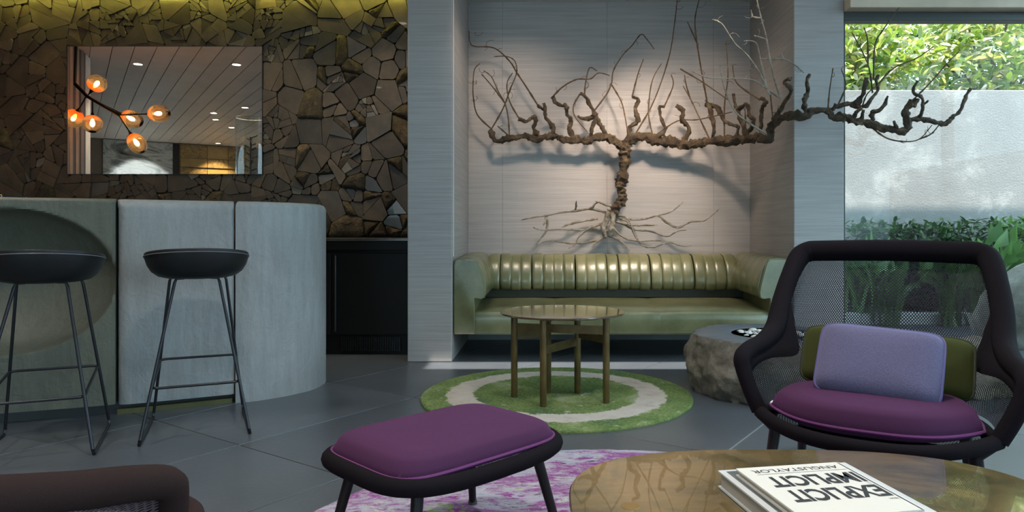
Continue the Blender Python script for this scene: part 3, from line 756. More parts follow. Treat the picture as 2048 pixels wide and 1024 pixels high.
# ------------------------------------------------------------------ coffee table with books
CT = 0.38; k_ = (CH-CT)/0.58
cc = Vector((0.60*k_, 1.50*k_, 0)); ca, cb = 0.545*k_, 0.36*k_
def sup(a, b, n, seg): 
    out = []
    for j in range(seg):
        t = 2*math.pi*j/seg; c, s = math.cos(t), math.sin(t)
        out.append((a*math.copysign(abs(c)**(2/n), c), b*math.copysign(abs(s)**(2/n), s)))
    return out
ct = thing('coffee_table', 'low rounded coffee table with a mottled polished brass top', 'coffee table', (cc.x, cc.y, 0.012))
rs = []
for k, z in ((0.985,CT-0.016),(1.0,CT-0.010),(1.0,CT-0.004),(0.994,CT),(0.6,CT),(0.1,CT)): rs.append([(cc.x+p[0]*k, cc.y+p[1]*k, z) for p in sup(ca,cb,2.7,120)])
obj('tabletop', MB().rings(rs), BR, ct, sm=30)
lg = [F(1261,1012,CT), F(1449,940,CT)+Vector((0.02,-0.03,0)), Vector((cc.x+ca*0.7, cc.y+cb*0.45, CT)), Vector((cc.x+ca*0.55, cc.y-cb*0.6, CT)), Vector((cc.x-ca*0.15, cc.y-cb*0.7, CT))]
INL = simple('brass_inlay', (0.42,0.27,0.10), 0.3, 0.7)
for l in lg:
    q = obj('leg', MB().lathe([(0.018,0.012),(0.018,CT-0.015)], (l.x,l.y,0), 16), BRL, ct, sm=40)
    if l is lg[2]: continue
    obj('leg_inlay', MB().lathe([(0.019,CT-0.004),(0.019,CT+0.0006),(0.0185,CT+0.001)], (l.x,l.y,0), 28), INL, q)
for i, j, z in ((0,1,0.28),(1,2,0.22),(2,3,0.28),(3,4,0.24),(4,0,0.22)): obj('stretcher', flatbar(lg[i], lg[j], z), BRL, ct)

PAPER = simple('book_cream', (0.72,0.69,0.62), 0.5); PGS = simple('page_block', (0.42,0.38,0.32), 0.85); INK = simple('black_ink', (0.02,0.022,0.025), 0.5)
GRC = simple('book_grey_cover', (0.62,0.64,0.64), 0.35); PHO = simple('cover_photo', (0.10,0.11,0.11), 0.4, var=0.6, vs_=9)
def book(name, corner, ex, ey, wd, dp, z0, th, cover, label):
    """corner = far left corner; ex, ey unit vectors along the far edge and towards the camera"""
    t = thing(name, label, 'book', (corner+ex*wd/2+ey*dp/2).to_tuple()[:2]+(z0,))
    def slab(a0, a1, b0, b1, za, zb):
        c = corner.copy(); c.z = 0
        q = [c+ex*a+ey*b+Vector((0,0,za)) for a, b in ((a0,b0),(a1,b0),(a1,b1),(a0,b1))]
        return MB().prism(q, (0,0,zb-za))
    obj('back_cover', slab(0,wd,0,dp,z0,z0+0.0035), cover, t)
    obj('page_block', slab(0.005,wd-0.003,0.005,dp-0.005,z0+0.0035,z0+th-0.0035), PGS, t)
    obj('front_cover', slab(0,wd,0,dp,z0+th-0.0035,z0+th), cover, t)
    obj('spine', slab(wd-0.003,wd+0.002,0,dp,z0,z0+th), cover, t)
    return t, slab
Z1 = CT+0.0012; T1 = 0.036; T2 = 0.016
z2 = Z1+T1+0.0004; ztop = z2+T2
a0 = F(1472,937,ztop); a1 = F(1674,924,ztop); ex = (a1-a0); ex.z = 0; wd = ex.length; ex.normalize(); ey = Vector((ex.y,-ex.x,0))
b0 = F(1436,941,Z1+T1)
lowb, slab1 = book('art_book', b0, ex, ey, 0.30, 0.31, Z1, T1, GRC, 'thick grey art book lying underneath the white book on the coffee table')
c0_ = b0.copy(); c0_.z = 0
obj('cover_picture', slab1(0.014,0.28,0.010,0.27,Z1+T1,Z1+T1+0.0003), PHO, lowb)
upb, slab2 = book('art_book', a0, ex, ey, wd, 0.262, z2, T2, PAPER, 'thin white book with bold black capitals, topmost on the coffee table')
def lettering(txt, x0, x1, y0, y1, parent, bold=0.0, mat=INK):
    """text fitted into the cover box; read from the chair's side, so it runs along -ex with its top towards the camera"""
    cu = bpy.data.curves.new('lettering', 'FONT'); cu.body = txt; cu.offset = bold; cu.resolution_u = 3
    o = bpy.data.objects.new('lettering_tmp', cu); COL.objects.link(o)
    dg = bpy.context.evaluated_depsgraph_get(); me = bpy.data.meshes.new_from_object(o.evaluated_get(dg)); bpy.data.objects.remove(o)
    xs_ = [v.co.x for v in me.vertices]; ys_ = [v.co.y for v in me.vertices]; mx, Mx, my, My = min(xs_), max(xs_), min(ys_), max(ys_)
    org = wloc(parent)
    for v in me.vertices:
        u = (v.co.x-mx)/(Mx-mx); q = (v.co.y-my)/(My-my)
        p = a0+ex*(x1+(x0-x1)*u)+ey*(y0+(y1-y0)*q); v.co = Vector((p.x,p.y,ztop+0.0003))-org
    me.update(); bm = bmesh.new(); bm.from_mesh(me)
    bmesh.ops.recalc_face_normals(bm, faces=bm.faces)
    for f_ in bm.faces:
        if f_.normal.z < 0: f_.normal_flip()
    bm.to_mesh(me); bm.free(); me.materials.clear(); me.materials.append(mat)
    o = bpy.data.objects.new('lettering', me); COL.objects.link(o); o.parent = parent; return o
W_ = wd
fc = upb
lettering('ANGUSTAYLOR', 0.10*W_, 0.93*W_, 0.018, 0.036, fc, 0.01)
obj('ruled_line', slab2(0.11*W_,0.97*W_,0.044,0.0452,ztop,ztop+0.0003), INK, upb)
lettering('IMPLICIT', 0.12*W_, 0.97*W_, 0.060, 0.118, fc, 0.032)
lettering('TO', 0.93*W_, 0.97*W_, 0.123, 0.128, fc)
lettering('EXPLICIT', 0.12*W_, 0.97*W_, 0.134, 0.194, fc, 0.032)
lettering('FROM', 0.89*W_, 0.97*W_, 0.202, 0.209, fc)

# ------------------------------------------------------------------ ottoman
KN = simple('dark_knit', (0.0075,0.0055,0.0075), 0.9, bmp=0.3, bs=420, spec=0.10); LEGM = simple('dark_aluminium', (0.016,0.012,0.012), 0.45, 0.2, spec=0.3)
NET = m_knit('open_netting', (0.012,0.011,0.020), 0.0085, 0.50, 0.45, 0.95); NETB = m_knit('open_netting_brown', (0.075,0.055,0.06), 0.0062, 0.45, 0.2, 0.95)
PUR = m_fabric('purple_wool', (0.046,0.014,0.042), (0.070,0.023,0.063), 500, 0.35); BLU = m_fabric('lavender_weave', (0.070,0.064,0.125), (0.155,0.145,0.235), 230, 0.6)
OLI = m_fabric('olive_wool', (0.030,0.034,0.008), (0.050,0.054,0.014), 500, 0.3); PURP = simple('purple_piping', (0.12,0.02,0.11), 0.8); BLUP = simple('blue_piping', (0.10,0.09,0.22), 0.8); OLIP = simple('olive_piping', (0.022,0.024,0.008), 0.8)
def pad(outl, zb, zs_, zt, mat, parent, name='seat_cushion', pipem=None, dome=0.012):
    c = Vector((sum(p[0] for p in outl)/len(outl), sum(p[1] for p in outl)/len(outl), 0)); rs = []
    def ring(k, z): return [(c.x+(p[0]-c.x)*k, c.y+(p[1]-c.y)*k, z) for p in outl]
    rs = [ring(0.90,zb), ring(0.975,zb+(zs_-zb)*0.5), ring(1.0,zs_), ring(0.975,zs_+(zt-zs_)*0.35), ring(0.935,zs_+(zt-zs_)*0.80), ring(0.885,zt), ring(0.7,zt+dome*0.5), ring(0.4,zt+dome*0.9), ring(0.05,zt+dome)]
    o = obj(name, MB().rings(rs), mat, parent, sm=70, local=True)
    obj('piping', MB().tube(ring(1.003,zs_), 0.0045, seg=6, closed=True), pipem, o, sm=True, local=True); return o
def uvmesh(fn, nu, nv, mat, name, parent, local=True, su=1.0, sv=1.0):
    mb = MB().grid(fn, nu, nv); o = obj(name, mb, mat, parent, sm=True, local=local)
    me = o.data; uvl = me.uv_layers.new(name='UVMap')
    for l in me.loops:
        i, j = divmod(l.vertex_index, nv+1); uvl.data[l.index].uv = (i/nu*su, j/nv*sv)
    return o
OL, OF, OR_ = Vector((-0.62,1.96,0)), Vector((-0.335,1.675,0)), Vector((0.055,2.075,0))
ocen = (OL+OR_)/2; oang = math.atan2((OR_-OF).y, (OR_-OF).x)
ot = thing('ottoman', 'purple cushioned ottoman on a dark knitted frame', 'ottoman', (ocen.x, ocen.y, 0.012), oang)
oa, ob = (OR_-OF).length/2*1.09, (OF-OL).length/2*1.10
RZ = 0.288
def saddle(p): return RZ+0.012*(p[0]/oa)**2
rim = [(p[0],p[1]) for p in sup(oa*1.0, ob*1.02, 4.0, 96)]
obj('frame_rim', MB().tube([(p[0],p[1],saddle(p)-0.005) for p in rim], 0.024, seg=12, closed=True, flat=(1.0,0.95)), KN, ot, sm=True, local=True)
uvmesh(lambda u, v: (lambda a: (rim[a][0]*(0.10+0.87*v), rim[a][1]*(0.10+0.87*v), RZ-0.012-0.015*(1-v*v)))(int(round(u*96)) % 96), 96, 6, NET, 'netting', ot, su=1.6, sv=0.26)
pad([(p[0]*0.955, p[1]*0.945) for p in sup(oa, ob, 5.5, 96)], RZ+0.006, RZ+0.024, RZ+0.066, PUR, ot, 'cushion', PURP, 0.010)
obj('care_tag', MB().box((-oa*0.15,-ob*0.915,RZ+0.006),(-oa*0.07,-ob*0.912,RZ+0.016)) if False else MB().box((-oa*0.935,0.02,RZ+0.008),(-oa*0.93,0.06,RZ+0.016)), simple('white_tag', (0.8,0.8,0.8), 0.6), ot, local=True)
for sx in (-1, 1):
    for sy in (-1, 1):
        a = Vector((sx*oa*0.70, sy*ob*0.70, RZ-0.03)); b = Vector((sx*oa*0.88, sy*ob*0.92, 0.0))
        q = obj('leg', MB().tube([a, b+(a-b)*0.02], [0.0165,0.012], seg=14), LEGM, ot, sm=True, local=True)
        obj('glide', MB().lathe([(0.015,0.0),(0.015,0.012),(0.011,0.016)], b, 16), simple('glide', (0.06,0.06,0.06), 0.5), q, sm=40, local=True)

# ------------------------------------------------------------------ knitted lounge chairs
def lounge_chair(loc, rot, label, full=True, net=NET, knit=KN):
    """local frame: x across, +y to the back, the rim corners at y = 0"""
    t = thing('lounge_chair', label, 'armchair', loc, rot, 'knitted lounge chairs')
    half = [Vector((0.318,0.0,0.355)), Vector((0.347,0.010,0.41)), Vector((0.375,0.026,0.475)), Vector((0.384,0.042,0.508)), Vector((0.380,0.10,0.525)), Vector((0.358,0.20,0.540)), Vector((0.345,0.33,0.575)), Vector((0.345,0.44,0.66)), Vector((0.333,0.54,0.755)), Vector((0.315,0.620,0.822)), Vector((0.287,0.645,0.843)), Vector((0.235,0.652,0.848))]
    hr = [0.024,0.024,0.025,0.027,0.029,0.031,0.034,0.034,0.034,0.039,0.041,0.041]
    left = [Vector((-p.x,p.y,p.z)) for p in half]
    loop = left+[Vector((0,0.664,0.852))]+list(reversed(half)); rad = hr+[0.041]+list(reversed(hr))
    obj('back_frame', MB().tube(loop, rad, seg=12, sub=6), knit, t, sm=True, local=True)
    fr = []
    for k in range(41):
        u = k/40*2-1; x = 0.315*u
        fr.append(Vector((x, -0.20*(1-abs(u)**2.8), 0.352-0.012*(1-abs(u)**2))))
    back_rim = [Vector((0.30*math.cos(a), 0.10+0.33*math.sin(a), 0.335)) for a in [math.pi*k/24 for k in range(0, 25)]]
    obj('seat_rim', MB().tube(fr+[Vector((0.318,0.05,0.345))]+back_rim+[Vector((-0.318,0.05,0.345))], 0.021, seg=10, closed=True), knit, t, sm=True, local=True)
    pl = [(p.x,p.y) for p in fr]+[(p.x,p.y) for p in back_rim]; m_ = len(pl)
    uvmesh(lambda u, v: (lambda p: (p[0]*(0.05+0.95*v), 0.12+(p[1]-0.12)*(0.05+0.95*v), 0.335-0.03*(1-v*v)))(pl[int(round(u*m_)) % m_]), m_, 5, net, 'seat_netting', t, su=2.0, sv=0.33)
    # netting shell between the two sides of the frame: rows from the seat rim up to the top rail
    hs, _ = smooth(half, hr, 4); nrow = len(hs)-1
    cen = []
    for q in hs:
        z = q.z
        s_ = (z-0.355)/(0.87-0.355); cen.append(Vector((0, 0.46+0.19*s_+0.02*math.sin(math.pi*s_), 0.335+(0.876-0.335)*s_)))
    # arms climb quickly: keep the centre rows spread by arc length instead
    tot = [0.0]
    for i in range(1, len(hs)): tot.append(tot[-1]+(hs[i]-hs[i-1]).length)
    cz = [0.335+(0.850-0.335)*(q/tot[-1]) for q in tot]
    def shell(u, v):
        i = int(round(u*nrow)); e = hs[i]; w_ = v*2-1; z_c = cz[i]
        s_ = (z_c-0.335)/0.515; bc = 0.47+0.19*s_+0.01*math.sin(math.pi*s_)
        a = abs(w_); p_ = 2.6-0.5*s_
        ang = w_*math.pi/2
        k = 1-min(1, a)**p_
        sq = (math.sin(abs(ang)))**(0.9)
        x = e.x*math.copysign(sq, w_); y = e.y+(bc-e.y)*k**0.75; z = z_c+(e.z-z_c)*a**2.2
        return (x, y, z)
    uvmesh(shell, nrow, 48, net, 'back_netting', t, su=tot[-1]*0.62, sv=0.95)
    # opaque gussets where the arms run into the back
    go = [(0.384,0.042,0.508),(0.380,0.10,0.525),(0.358,0.20,0.540),(0.345,0.33,0.575),(0.346,0.39,0.62),(0.343,0.46,0.68)]
    gi = [(0.364,0.032,0.435),(0.352,0.09,0.475),(0.325,0.18,0.492),(0.265,0.335,0.490),(0.285,0.40,0.57),(0.320,0.475,0.68)]
    for sx in (-1, 1):
        a_ = curve2([(sx*p[0],p[1],p[2]) for p in go], 6); b_ = curve2([(sx*p[0],p[1],p[2]) for p in gi], 6); n_ = len(a_)-1
        def gus(u, v):
            i = int(round(u*n_)); q = a_[i].lerp(b_[i], v); return q+Vector((-sx*0.010*math.sin(math.pi*v), -0.008*math.sin(math.pi*v), 0))
        obj('gusset', MB().grid(gus, n_, 6), knit, t, sm=True, local=True)
    for sx in (-1, 1):
        for (a, b) in (((0.265,-0.02,0.335),(0.30,-0.06,0.0)), ((0.24,0.30,0.32),(0.27,0.40,0.0))):
            a = Vector((sx*a[0],a[1],a[2])); b = Vector((sx*b[0],b[1],b[2]))
            obj('leg', MB().tube([a+Vector((sx*0.03,0.0,0.008)), a+Vector((0,0,-0.03)), b], [0.020,0.018,0.012], seg=12), LEGM, t, sm=True, local=True)
    obj('under_frame', MB().tube([(-0.265,-0.02,0.318),(0.265,-0.02,0.318)], 0.012, seg=8).tube([(-0.24,0.30,0.306),(0.24,0.30,0.306)], 0.012, seg=8), LEGM, t, local=True)
    outl = []
    for k in range(41):
        u = k/40*2-1; outl.append((0.285*u, -0.165*(1-abs(u)**3.0)+0.015))
    for k in range(1, 24):
        a = math.pi*k/24; outl.append((0.285*math.cos(a)**1 if True else 0, 0.02+0.30*math.sin(a)**0.7))
    if full:
        pad(outl, 0.352, 0.372, 0.425, PUR, t, 'seat_cushion', PURP, 0.012)
        obj('care_tag', MB().box((-0.292,0.03,0.366),(-0.286,0.06,0.378)), simple('white_tag2', (0.8,0.8,0.8), 0.6), t, local=True)
    return t
yaw = -math.radians(31)
CLOC = Vector((0.955, 2.035, 0.0125))
ch = lounge_chair(CLOC, yaw, 'wide lounge chair in dark knitted netting with a purple seat cushion')
RA = Matrix.Rotation(yaw, 3, 'Z')
def pillow(name, wd, hg, th, c, tilt, roll, mat, pipem, label):
    """c = centre in the chair's frame, tilt = lean back, roll = turn in its own plane"""
    M = RA @ Matrix.Rotation(-tilt, 3, 'X') @ Matrix.Rotation(roll, 3, 'Y')
    ctr = CLOC+RA @ Vector(c)
    lowest = 1e9
    def out(u, n=8.0):
        t = 2*math.pi*u; cc_, s_ = math.cos(t), math.sin(t); return (wd/2*math.copysign(abs(cc_)**(2/n), cc_), hg/2*math.copysign(abs(s_)**(2/n), s_))
    rs = []; seg = 72
    for k, y in ((0.06,-1.0),(0.35,-0.98),(0.6,-0.92),(0.8,-0.78),(0.92,-0.52),(0.985,-0.18),(1.0,0),(0.985,0.18),(0.92,0.52),(0.8,0.78),(0.6,0.92),(0.35,0.98),(0.06,1.0)):
        rs.append([ctr+M @ Vector((out(j/seg)[0]*k, y*th/2, out(j/seg)[1]*k)) for j in range(seg)])
    o = obj(name, MB().rings(rs), mat, sm=70, label=label, cat='cushion')
    obj('piping', MB().tube([ctr+M @ Vector((out(j/seg)[0]*1.004, 0, out(j/seg)[1]*1.004)) for j in range(seg)], 0.0052, seg=6, closed=True), pipem, o, sm=True)
    return o
pillow('cushion', 0.50, 0.20, 0.09, (0.015, 0.270, 0.500), math.radians(26), math.radians(2), OLI, OLIP, 'wide dark olive cushion leaning behind the lavender one on the chair')
pillow('cushion', 0.345, 0.235, 0.10, (0.012, 0.115, 0.518), math.radians(33), math.radians(3), BLU, BLUP, 'woven lavender blue cushion at the front of the lounge chair')
# second chair, close to the camera: its right arm enters the picture at the lower left
KN2 = simple('brown_knit', (0.026,0.015,0.014), 0.9, bmp=0.4, bs=420, spec=0.12)
b2 = Vector((-0.45,-0.893,0)); ang2 = math.atan2(-b2.x, b2.y)
arm_at = Vector((-0.615, 1.135, 0))
M2 = Matrix.Rotation(ang2, 3, 'Z')
loc2 = arm_at-M2 @ Vector((-0.384,0.04,0))
lounge_chair((loc2.x, loc2.y, 0.0125), ang2, 'brown knitted lounge chair whose armrest enters at the lower left corner', False, NETB, KN2)

# ------------------------------------------------------------------ stone fire bowl and pebbles
BOUL = m_stone('brown_boulder', [(0.09,0.078,0.062),(0.20,0.175,0.14),(0.33,0.30,0.25)], 0.9, 1.0, 26); HONE = simple('honed_stone', (0.105,0.115,0.13), 0.45, var=0.12, vs_=6, bmp=0.1, bs=60)
fc_ = Vector((1.335, 4.12, 0)); FZ = 0.335
fb = thing('stone_fire_bowl', 'rough boulder with a honed flat top and a bowl of pebbles beside the sofa', 'fire bowl', fc_)
def brad(a, z):
    p = Vector((math.cos(a)*1.6, math.sin(a)*1.6, z*3))
    return 0.445*(1+0.09*mnoise.noise(p)+0.05*mnoise.noise(p*2.7)+0.04*mnoise.noise(p*6)+0.02*mnoise.noise(p*15))*(0.95+0.10*math.sin(min(1,z/0.33)*math.pi*0.85+0.25))
rs = []; seg = 160
for k in range(33):
    z = FZ*k/32*0.985; rs.append([(fc_.x+brad(2*math.pi*j/seg,z)*math.cos(2*math.pi*j/seg), fc_.y+brad(2*math.pi*j/seg,z)*math.sin(2*math.pi*j/seg), z) for j in range(seg)])
obj('boulder', MB().rings(rs), BOUL, fb, sm=60)
bwc = Vector((fc_.x+0.05, fc_.y+0.0, 0)); BR_ = 0.262
rs = []
for q in range(3):
    z = [FZ*0.985, FZ*0.996, FZ][q]; sc_ = [1.0,0.995,0.985][q]
    rs.append([(fc_.x+sc_*brad(2*math.pi*j/seg,FZ*0.985)*math.cos(2*math.pi*j/seg), fc_.y+sc_*brad(2*math.pi*j/seg,FZ*0.985)*math.sin(2*math.pi*j/seg), z) for j in range(seg)])
for rr_, z in ((BR_+0.012,FZ),(BR_,FZ-0.006),(BR_-0.02,FZ-0.028),(0.1,FZ-0.032)): rs.append([(bwc.x+rr_*math.cos(2*math.pi*j/seg), bwc.y+rr_*math.sin(2*math.pi*j/seg), z) for j in range(seg)])
obj('honed_top', MB().rings(rs), HONE, fb, sm=50)
def pebmesh(i):
    m = bmesh.new(); bmesh.ops.create_icosphere(m, subdivisions=2, radius=1.0); mb = MB()
    for v_ in m.verts:
        n_ = v_.co.normalized(); v_.co = Vector((n_.x, n_.y*0.75, n_.z*0.6))*(1+0.22*mnoise.noise(n_*1.3+Vector((i*7.3,0,0))))
    m.verts.index_update(); mb.add([v_.co for v_ in m.verts], [tuple(x.index for x in f.verts) for f in m.faces]); m.free(); return mesh_of(mb, 'pebble', None, 60)
PEBW = simple('white_pebble', (0.62,0.60,0.57), 0.6); PEBB = simple('tan_pebble', (0.34,0.25,0.18), 0.6)
pm = [pebmesh(i) for i in range(6)]
for i, q in enumerate(pm): q.materials.append(PEBW if i < 4 else PEBB)
RP = random.Random(3); n_ = 0; placed = []
while n_ < 95:
    a = RP.uniform(0, 2*math.pi); d = 0.218*math.sqrt(RP.random()); x, y = bwc.x+d*math.cos(a), bwc.y+d*math.sin(a)
    s_ = RP.uniform(0.017, 0.028); lay = 0 if n_ < 55 else 1
    if any((x-p[0])**2+(y-p[1])**2 < (0.80*(s_+p[2]))**2 and p[3] == lay for p in placed) and RP.random() > 0.03: continue
    placed.append((x,y,s_,lay)); n_ += 1
    o = bpy.data.objects.new('pebble', RP.choice(pm)); COL.objects.link(o); o.location = (x, y, FZ-0.030+s_*0.6+lay*0.024*(1-d/0.26)+0.0015*RP.random()); o.scale = (s_,)*3; o.rotation_euler = (RP.uniform(-0.4,0.4), RP.uniform(-0.4,0.4), RP.uniform(0,6.3))
    setp(o, 'small pale pebble heaped in the bowl of the stone fire bowl', 'pebble', 'pebbles in the stone fire bowl')

# ------------------------------------------------------------------ vine sculpture
BARK = m_wood_vine('vine_bark', [(0.022,0.013,0.007),(0.085,0.053,0.027),(0.23,0.155,0.085)], 60)
TWIG = m_wood_vine('twig_bark', [(0.07,0.04,0.02),(0.15,0.09,0.045),(0.24,0.16,0.09)], 90)
ROOT = m_wood_vine('root_bark', [(0.16,0.13,0.09),(0.36,0.31,0.24),(0.60,0.56,0.48)], 80)
def vd(x):                            # depth of the vine: it leaves the back wall and comes forward past the right pier
    ks = [(0,5.90),(1380,5.90),(1440,5.72),(1500,5.42),(1545,5.05),(1590,4.76),(1700,4.72),(2100,4.70)]
    for (a, da), (b_, db) in zip(ks, ks[1:]):
        if x <= b_: return da+(db-da)*(x-a)/(b_-a)
    return 4.7
vine = thing('vine_sculpture', 'dry gnarled grapevine with bare shoots and roots mounted over the sofa', 'vine sculpture', (P(1217,470,5.9).x, 5.9, P(1217,470,5.9).z))
RV = random.Random(8)
def branch(name, pts, r0, r1, mat, knob=0.0, sub=6, seg=8, dep=None, fwd=0.0, wob=0.0):
    n = len(pts); w3 = []
    for i, (x, y) in enumerate(pts):
        d = (dep if dep is not None else vd(x))
        lim = [1e9]
        if 1380 < x < 1589: lim.append(1.775*FPX/(x-VX)-r0*0.004)
        d = min([d]+lim)-fwd*(i/max(1,n-1))+(RV.uniform(-wob,wob) if 0 < i < n-1 else 0)
        q = P(x, y, min(d, 6.03)); q.x = max(q.x, AX0+0.02); w3.append(q)
    rad = [(r0+(r1-r0)*i/(n-1)) for i in range(n)]; D = 5.9 if dep is None else dep
    rad = [q*(vd(p[0]) if dep is None else dep)/FPX for q, p in zip(rad, pts)]
    w3, rad = smooth(w3, rad, sub)
    if knob:
        rad = [q*(1+1.1*knob*mnoise.noise(p*11)+0.25*knob*mnoise.noise(p*27+Vector((5,0,0)))) for q, p in zip(rad, w3)]
    else:
        rad = [q*(1.45 if i % 9 == 4 else 1.0) for i, q in enumerate(rad)]
    mb = MB().tube(w3, rad, seg=seg, bump=0.9 if knob else 0, freq=42)
    if not knob:
        for _ in range(max(1, len(w3)//11)):
            p = w3[RV.randrange(3, len(w3))]; a = RV.uniform(0, 6.28); l = RV.uniform(0.025, 0.07); c = RV.choice((-1,1))
            p = Vector((max(p.x, AX0+0.09), p.y, p.z)); tp = [p+Vector((math.cos(a+c*k*0.5)*l*k/5, -0.01*k/5, math.sin(a+c*k*0.5)*l*k/5)) for k in range(6)]
            mb.tube(tp, [0.0022]*3+[0.0016]*3, seg=5)
    return obj(name, mb, mat, vine, sm=70)
TR_ = [(1251,282),(1249,300),(1250,318),(1247,340),(1244,362),(1240,374),(1245,389),(1241,404),(1232,416),(1223,427)]
branch('trunk', TR_, 9.5, 9.5, BARK, 0.35, 8, 16, dep=5.90)
branch('root_stump', [(1226,420),(1215,436),(1208,448),(1207,462),(1211,474)], 8, 4, ROOT, 0.4, 6, 12, dep=5.9)
branch('root_stump', [(1224,424),(1226,440),(1224,456),(1219,470)], 6, 4, ROOT, 0.4, 6, 10, dep=5.87)
branch('left_arm', [(1250,300),(1241,292),(1222,277),(1209,274),(1186,277),(1171,282),(1153,279),(1128,280),(1113,273),(1092,274),(1070,278),(1049,271),(1031,276),(1014,278),(994,282),(985,273),(982,259)], 8.5, 4.5, BARK, 0.38, 6, 14)
branch('right_arm', [(1246,300),(1261,279),(1288,274),(1312,282),(1343,285),(1367,290),(1397,287),(1422,281),(1452,283),(1475,279),(1499,278),(1517,273),(1537,281),(1541,257),(1556,240),(1583,231),(1614,232),(1626,223),(1656,222),(1666,234),(1687,235),(1707,242),(1732,245),(1758,255),(1783,259),(1808,262),(1816,247),(1811,222),(1824,203)], 9, 6.5, BARK, 0.38, 6, 14)
branch('right_arm_end', [(1814,240),(1844,238),(1869,244),(1890,247),(1905,235),(1920,222),(1930,197),(1942,177)], 5, 3.2, BARK, 0.35, 6, 12)
sp = [[(1075,270),(1068,255),(1072,238),(1064,235),(1052,243),(1038,237)], [(1106,270),(1105,253),(1092,235),(1090,217),(1087,206)], [(1091,222),(1076,211)],
 [(1146,278),(1138,258),(1143,243),(1134,227),(1132,210),(1125,212),(1112,206),(1105,194)], [(1217,276),(1204,255),(1194,238),(1189,225),(1177,205),(1170,192),(1160,187)], [(1181,278),(1184,258),(1192,235)], [(1190,234),(1171,238),(1156,233)],
 [(1258,274),(1260,254),(1276,242),(1270,218),(1276,200),(1264,194)], [(1311,276),(1331,260),(1322,236),(1319,215),(1330,212)], [(1364,285),(1379,260),(1364,239),(1366,221),(1352,211)], [(1424,279),(1428,254),(1419,218),(1412,200)],
 [(1412,208),(1434,215),(1447,239),(1464,250),(1477,254),(1471,274)], [(1493,272),(1482,239),(1471,212),(1467,187)], [(1474,219),(1493,209),(1499,230),(1508,242),(1499,262)], [(1521,262),(1523,240),(1523,218),(1532,203),(1522,197)],
 [(1545,252),(1556,228),(1565,212),(1583,180),(1567,165),(1581,157)], [(1612,226),(1609,202),(1615,182),(1614,162),(1619,149)], [(1660,222),(1679,212),(1702,207),(1705,212),(1727,214),(1740,202),(1755,180),(1752,160),(1758,150)],
 [(1712,208),(1727,187),(1733,155)], [(1722,244),(1727,220)], [(1706,240),(1712,225),(1724,216)], [(1745,241),(1745,225),(1765,216),(1776,192)], [(1839,237),(1845,217),(1844,195),(1826,184),(1835,162)], [(1845,212),(1857,201)], [(1794,258),(1788,243)], [(1664,222),(1671,208)], [(1824,203),(1834,200),(1828,214)]]
for q in sp: branch('spur', q, 4.6, 3.0, BARK, 0.42, 6, 10, fwd=0.05, wob=0.02)
th_ = [[(1076,211),(1052,173),(1034,146),(1018,121),(988,96),(950,93),(940,84),(938,62)], [(983,258),(955,230),(947,197),(946,169),(949,139),(960,127)], [(983,258),(1006,217),(1021,177),(1033,146),(1030,123),(1014,113),(988,113)],
 [(1019,272),(1016,233),(1009,205),(996,182),(983,154),(967,141)], [(1009,205),(988,177),(963,148)], [(1038,237),(1019,202),(1014,167),(1025,146)], [(1018,272),(995,252)], [(1105,194),(1125,174),(1153,159),(1180,158),(1197,146),(1219,151)],
 [(1169,191),(1171,167),(1179,136),(1194,142)], [(1189,221),(1212,190),(1223,167),(1227,141),(1245,111),(1264,91),(1282,69),(1295,80),(1308,98)], [(1223,169),(1242,202),(1250,233),(1256,270)], [(1160,188),(1147,212),(1151,235),(1175,264)],
 [(1268,272),(1306,206),(1337,118),(1349,48),(1355,-8)], [(1305,270),(1297,224),(1304,163),(1323,127)], [(1328,214),(1346,172),(1343,151)], [(1419,278),(1399,236),(1382,200),(1366,172)], [(1380,196),(1373,172),(1369,150)], [(1414,202),(1403,142),(1394,85),(1390,39),(1400,-8)], [(1396,90),(1375,44)],
 [(1312,270),(1355,242),(1397,239),(1464,224)], [(1361,138),(1403,163),(1458,201)], [(1264,194),(1276,148),(1287,118)], [(1449,278),(1449,212),(1456,151),(1452,85)], [(1520,200),(1474,166),(1465,130)], [(1541,190),(1545,232)], [(1492,270),(1490,215)],
 [(1656,218),(1659,182),(1666,136)], [(1676,210),(1691,172),(1683,139)], [(1745,186),(1736,129),(1704,65)], [(1747,160),(1750,90),(1766,60),(1798,15)], [(1757,167),(1788,136),(1834,116),(1867,93)], [(1828,198),(1859,167),(1895,126),(1918,103)], [(1742,254),(1773,276),(1808,283),(1839,278),(1864,250)], [(1839,278),(1862,268),(1878,250)], [(1724,214),(1735,187),(1757,170)], [(1736,129),(1735,80),(1728,55)]]
for q in th_: branch('shoot', q, 1.7, 0.9, TWIG, 0, 7, 6, fwd=0.10, wob=0.02)
LIT_TWIG = m_wood_vine('lit_twig', [(0.22,0.18,0.13),(0.42,0.38,0.31),(0.62,0.58,0.50)], 90)  # twig bark lightened, light on the forward shoots put into the colour
for q in [[(1533,268),(1474,227),(1450,178),(1440,130)], [(1556,194),(1526,172),(1505,160),(1474,157),(1420,156),(1384,142)], [(1540,190),(1517,142),(1493,109),(1468,85),(1444,48),(1424,39)], [(1561,198),(1544,139),(1532,73),(1523,39),(1512,-8)], [(1536,186),(1520,115),(1511,85),(1488,82)], [(1521,118),(1568,119),(1590,130),(1608,146)], [(1521,36),(1505,33),(1502,20)], [(1533,79),(1508,71)], [(1568,119),(1562,106)]]:
    branch('shoot', q, 1.8, 1.0, LIT_TWIG, 0, 7, 6, dep=4.95 if q[0][0] > 1525 or True else None, wob=0.02)
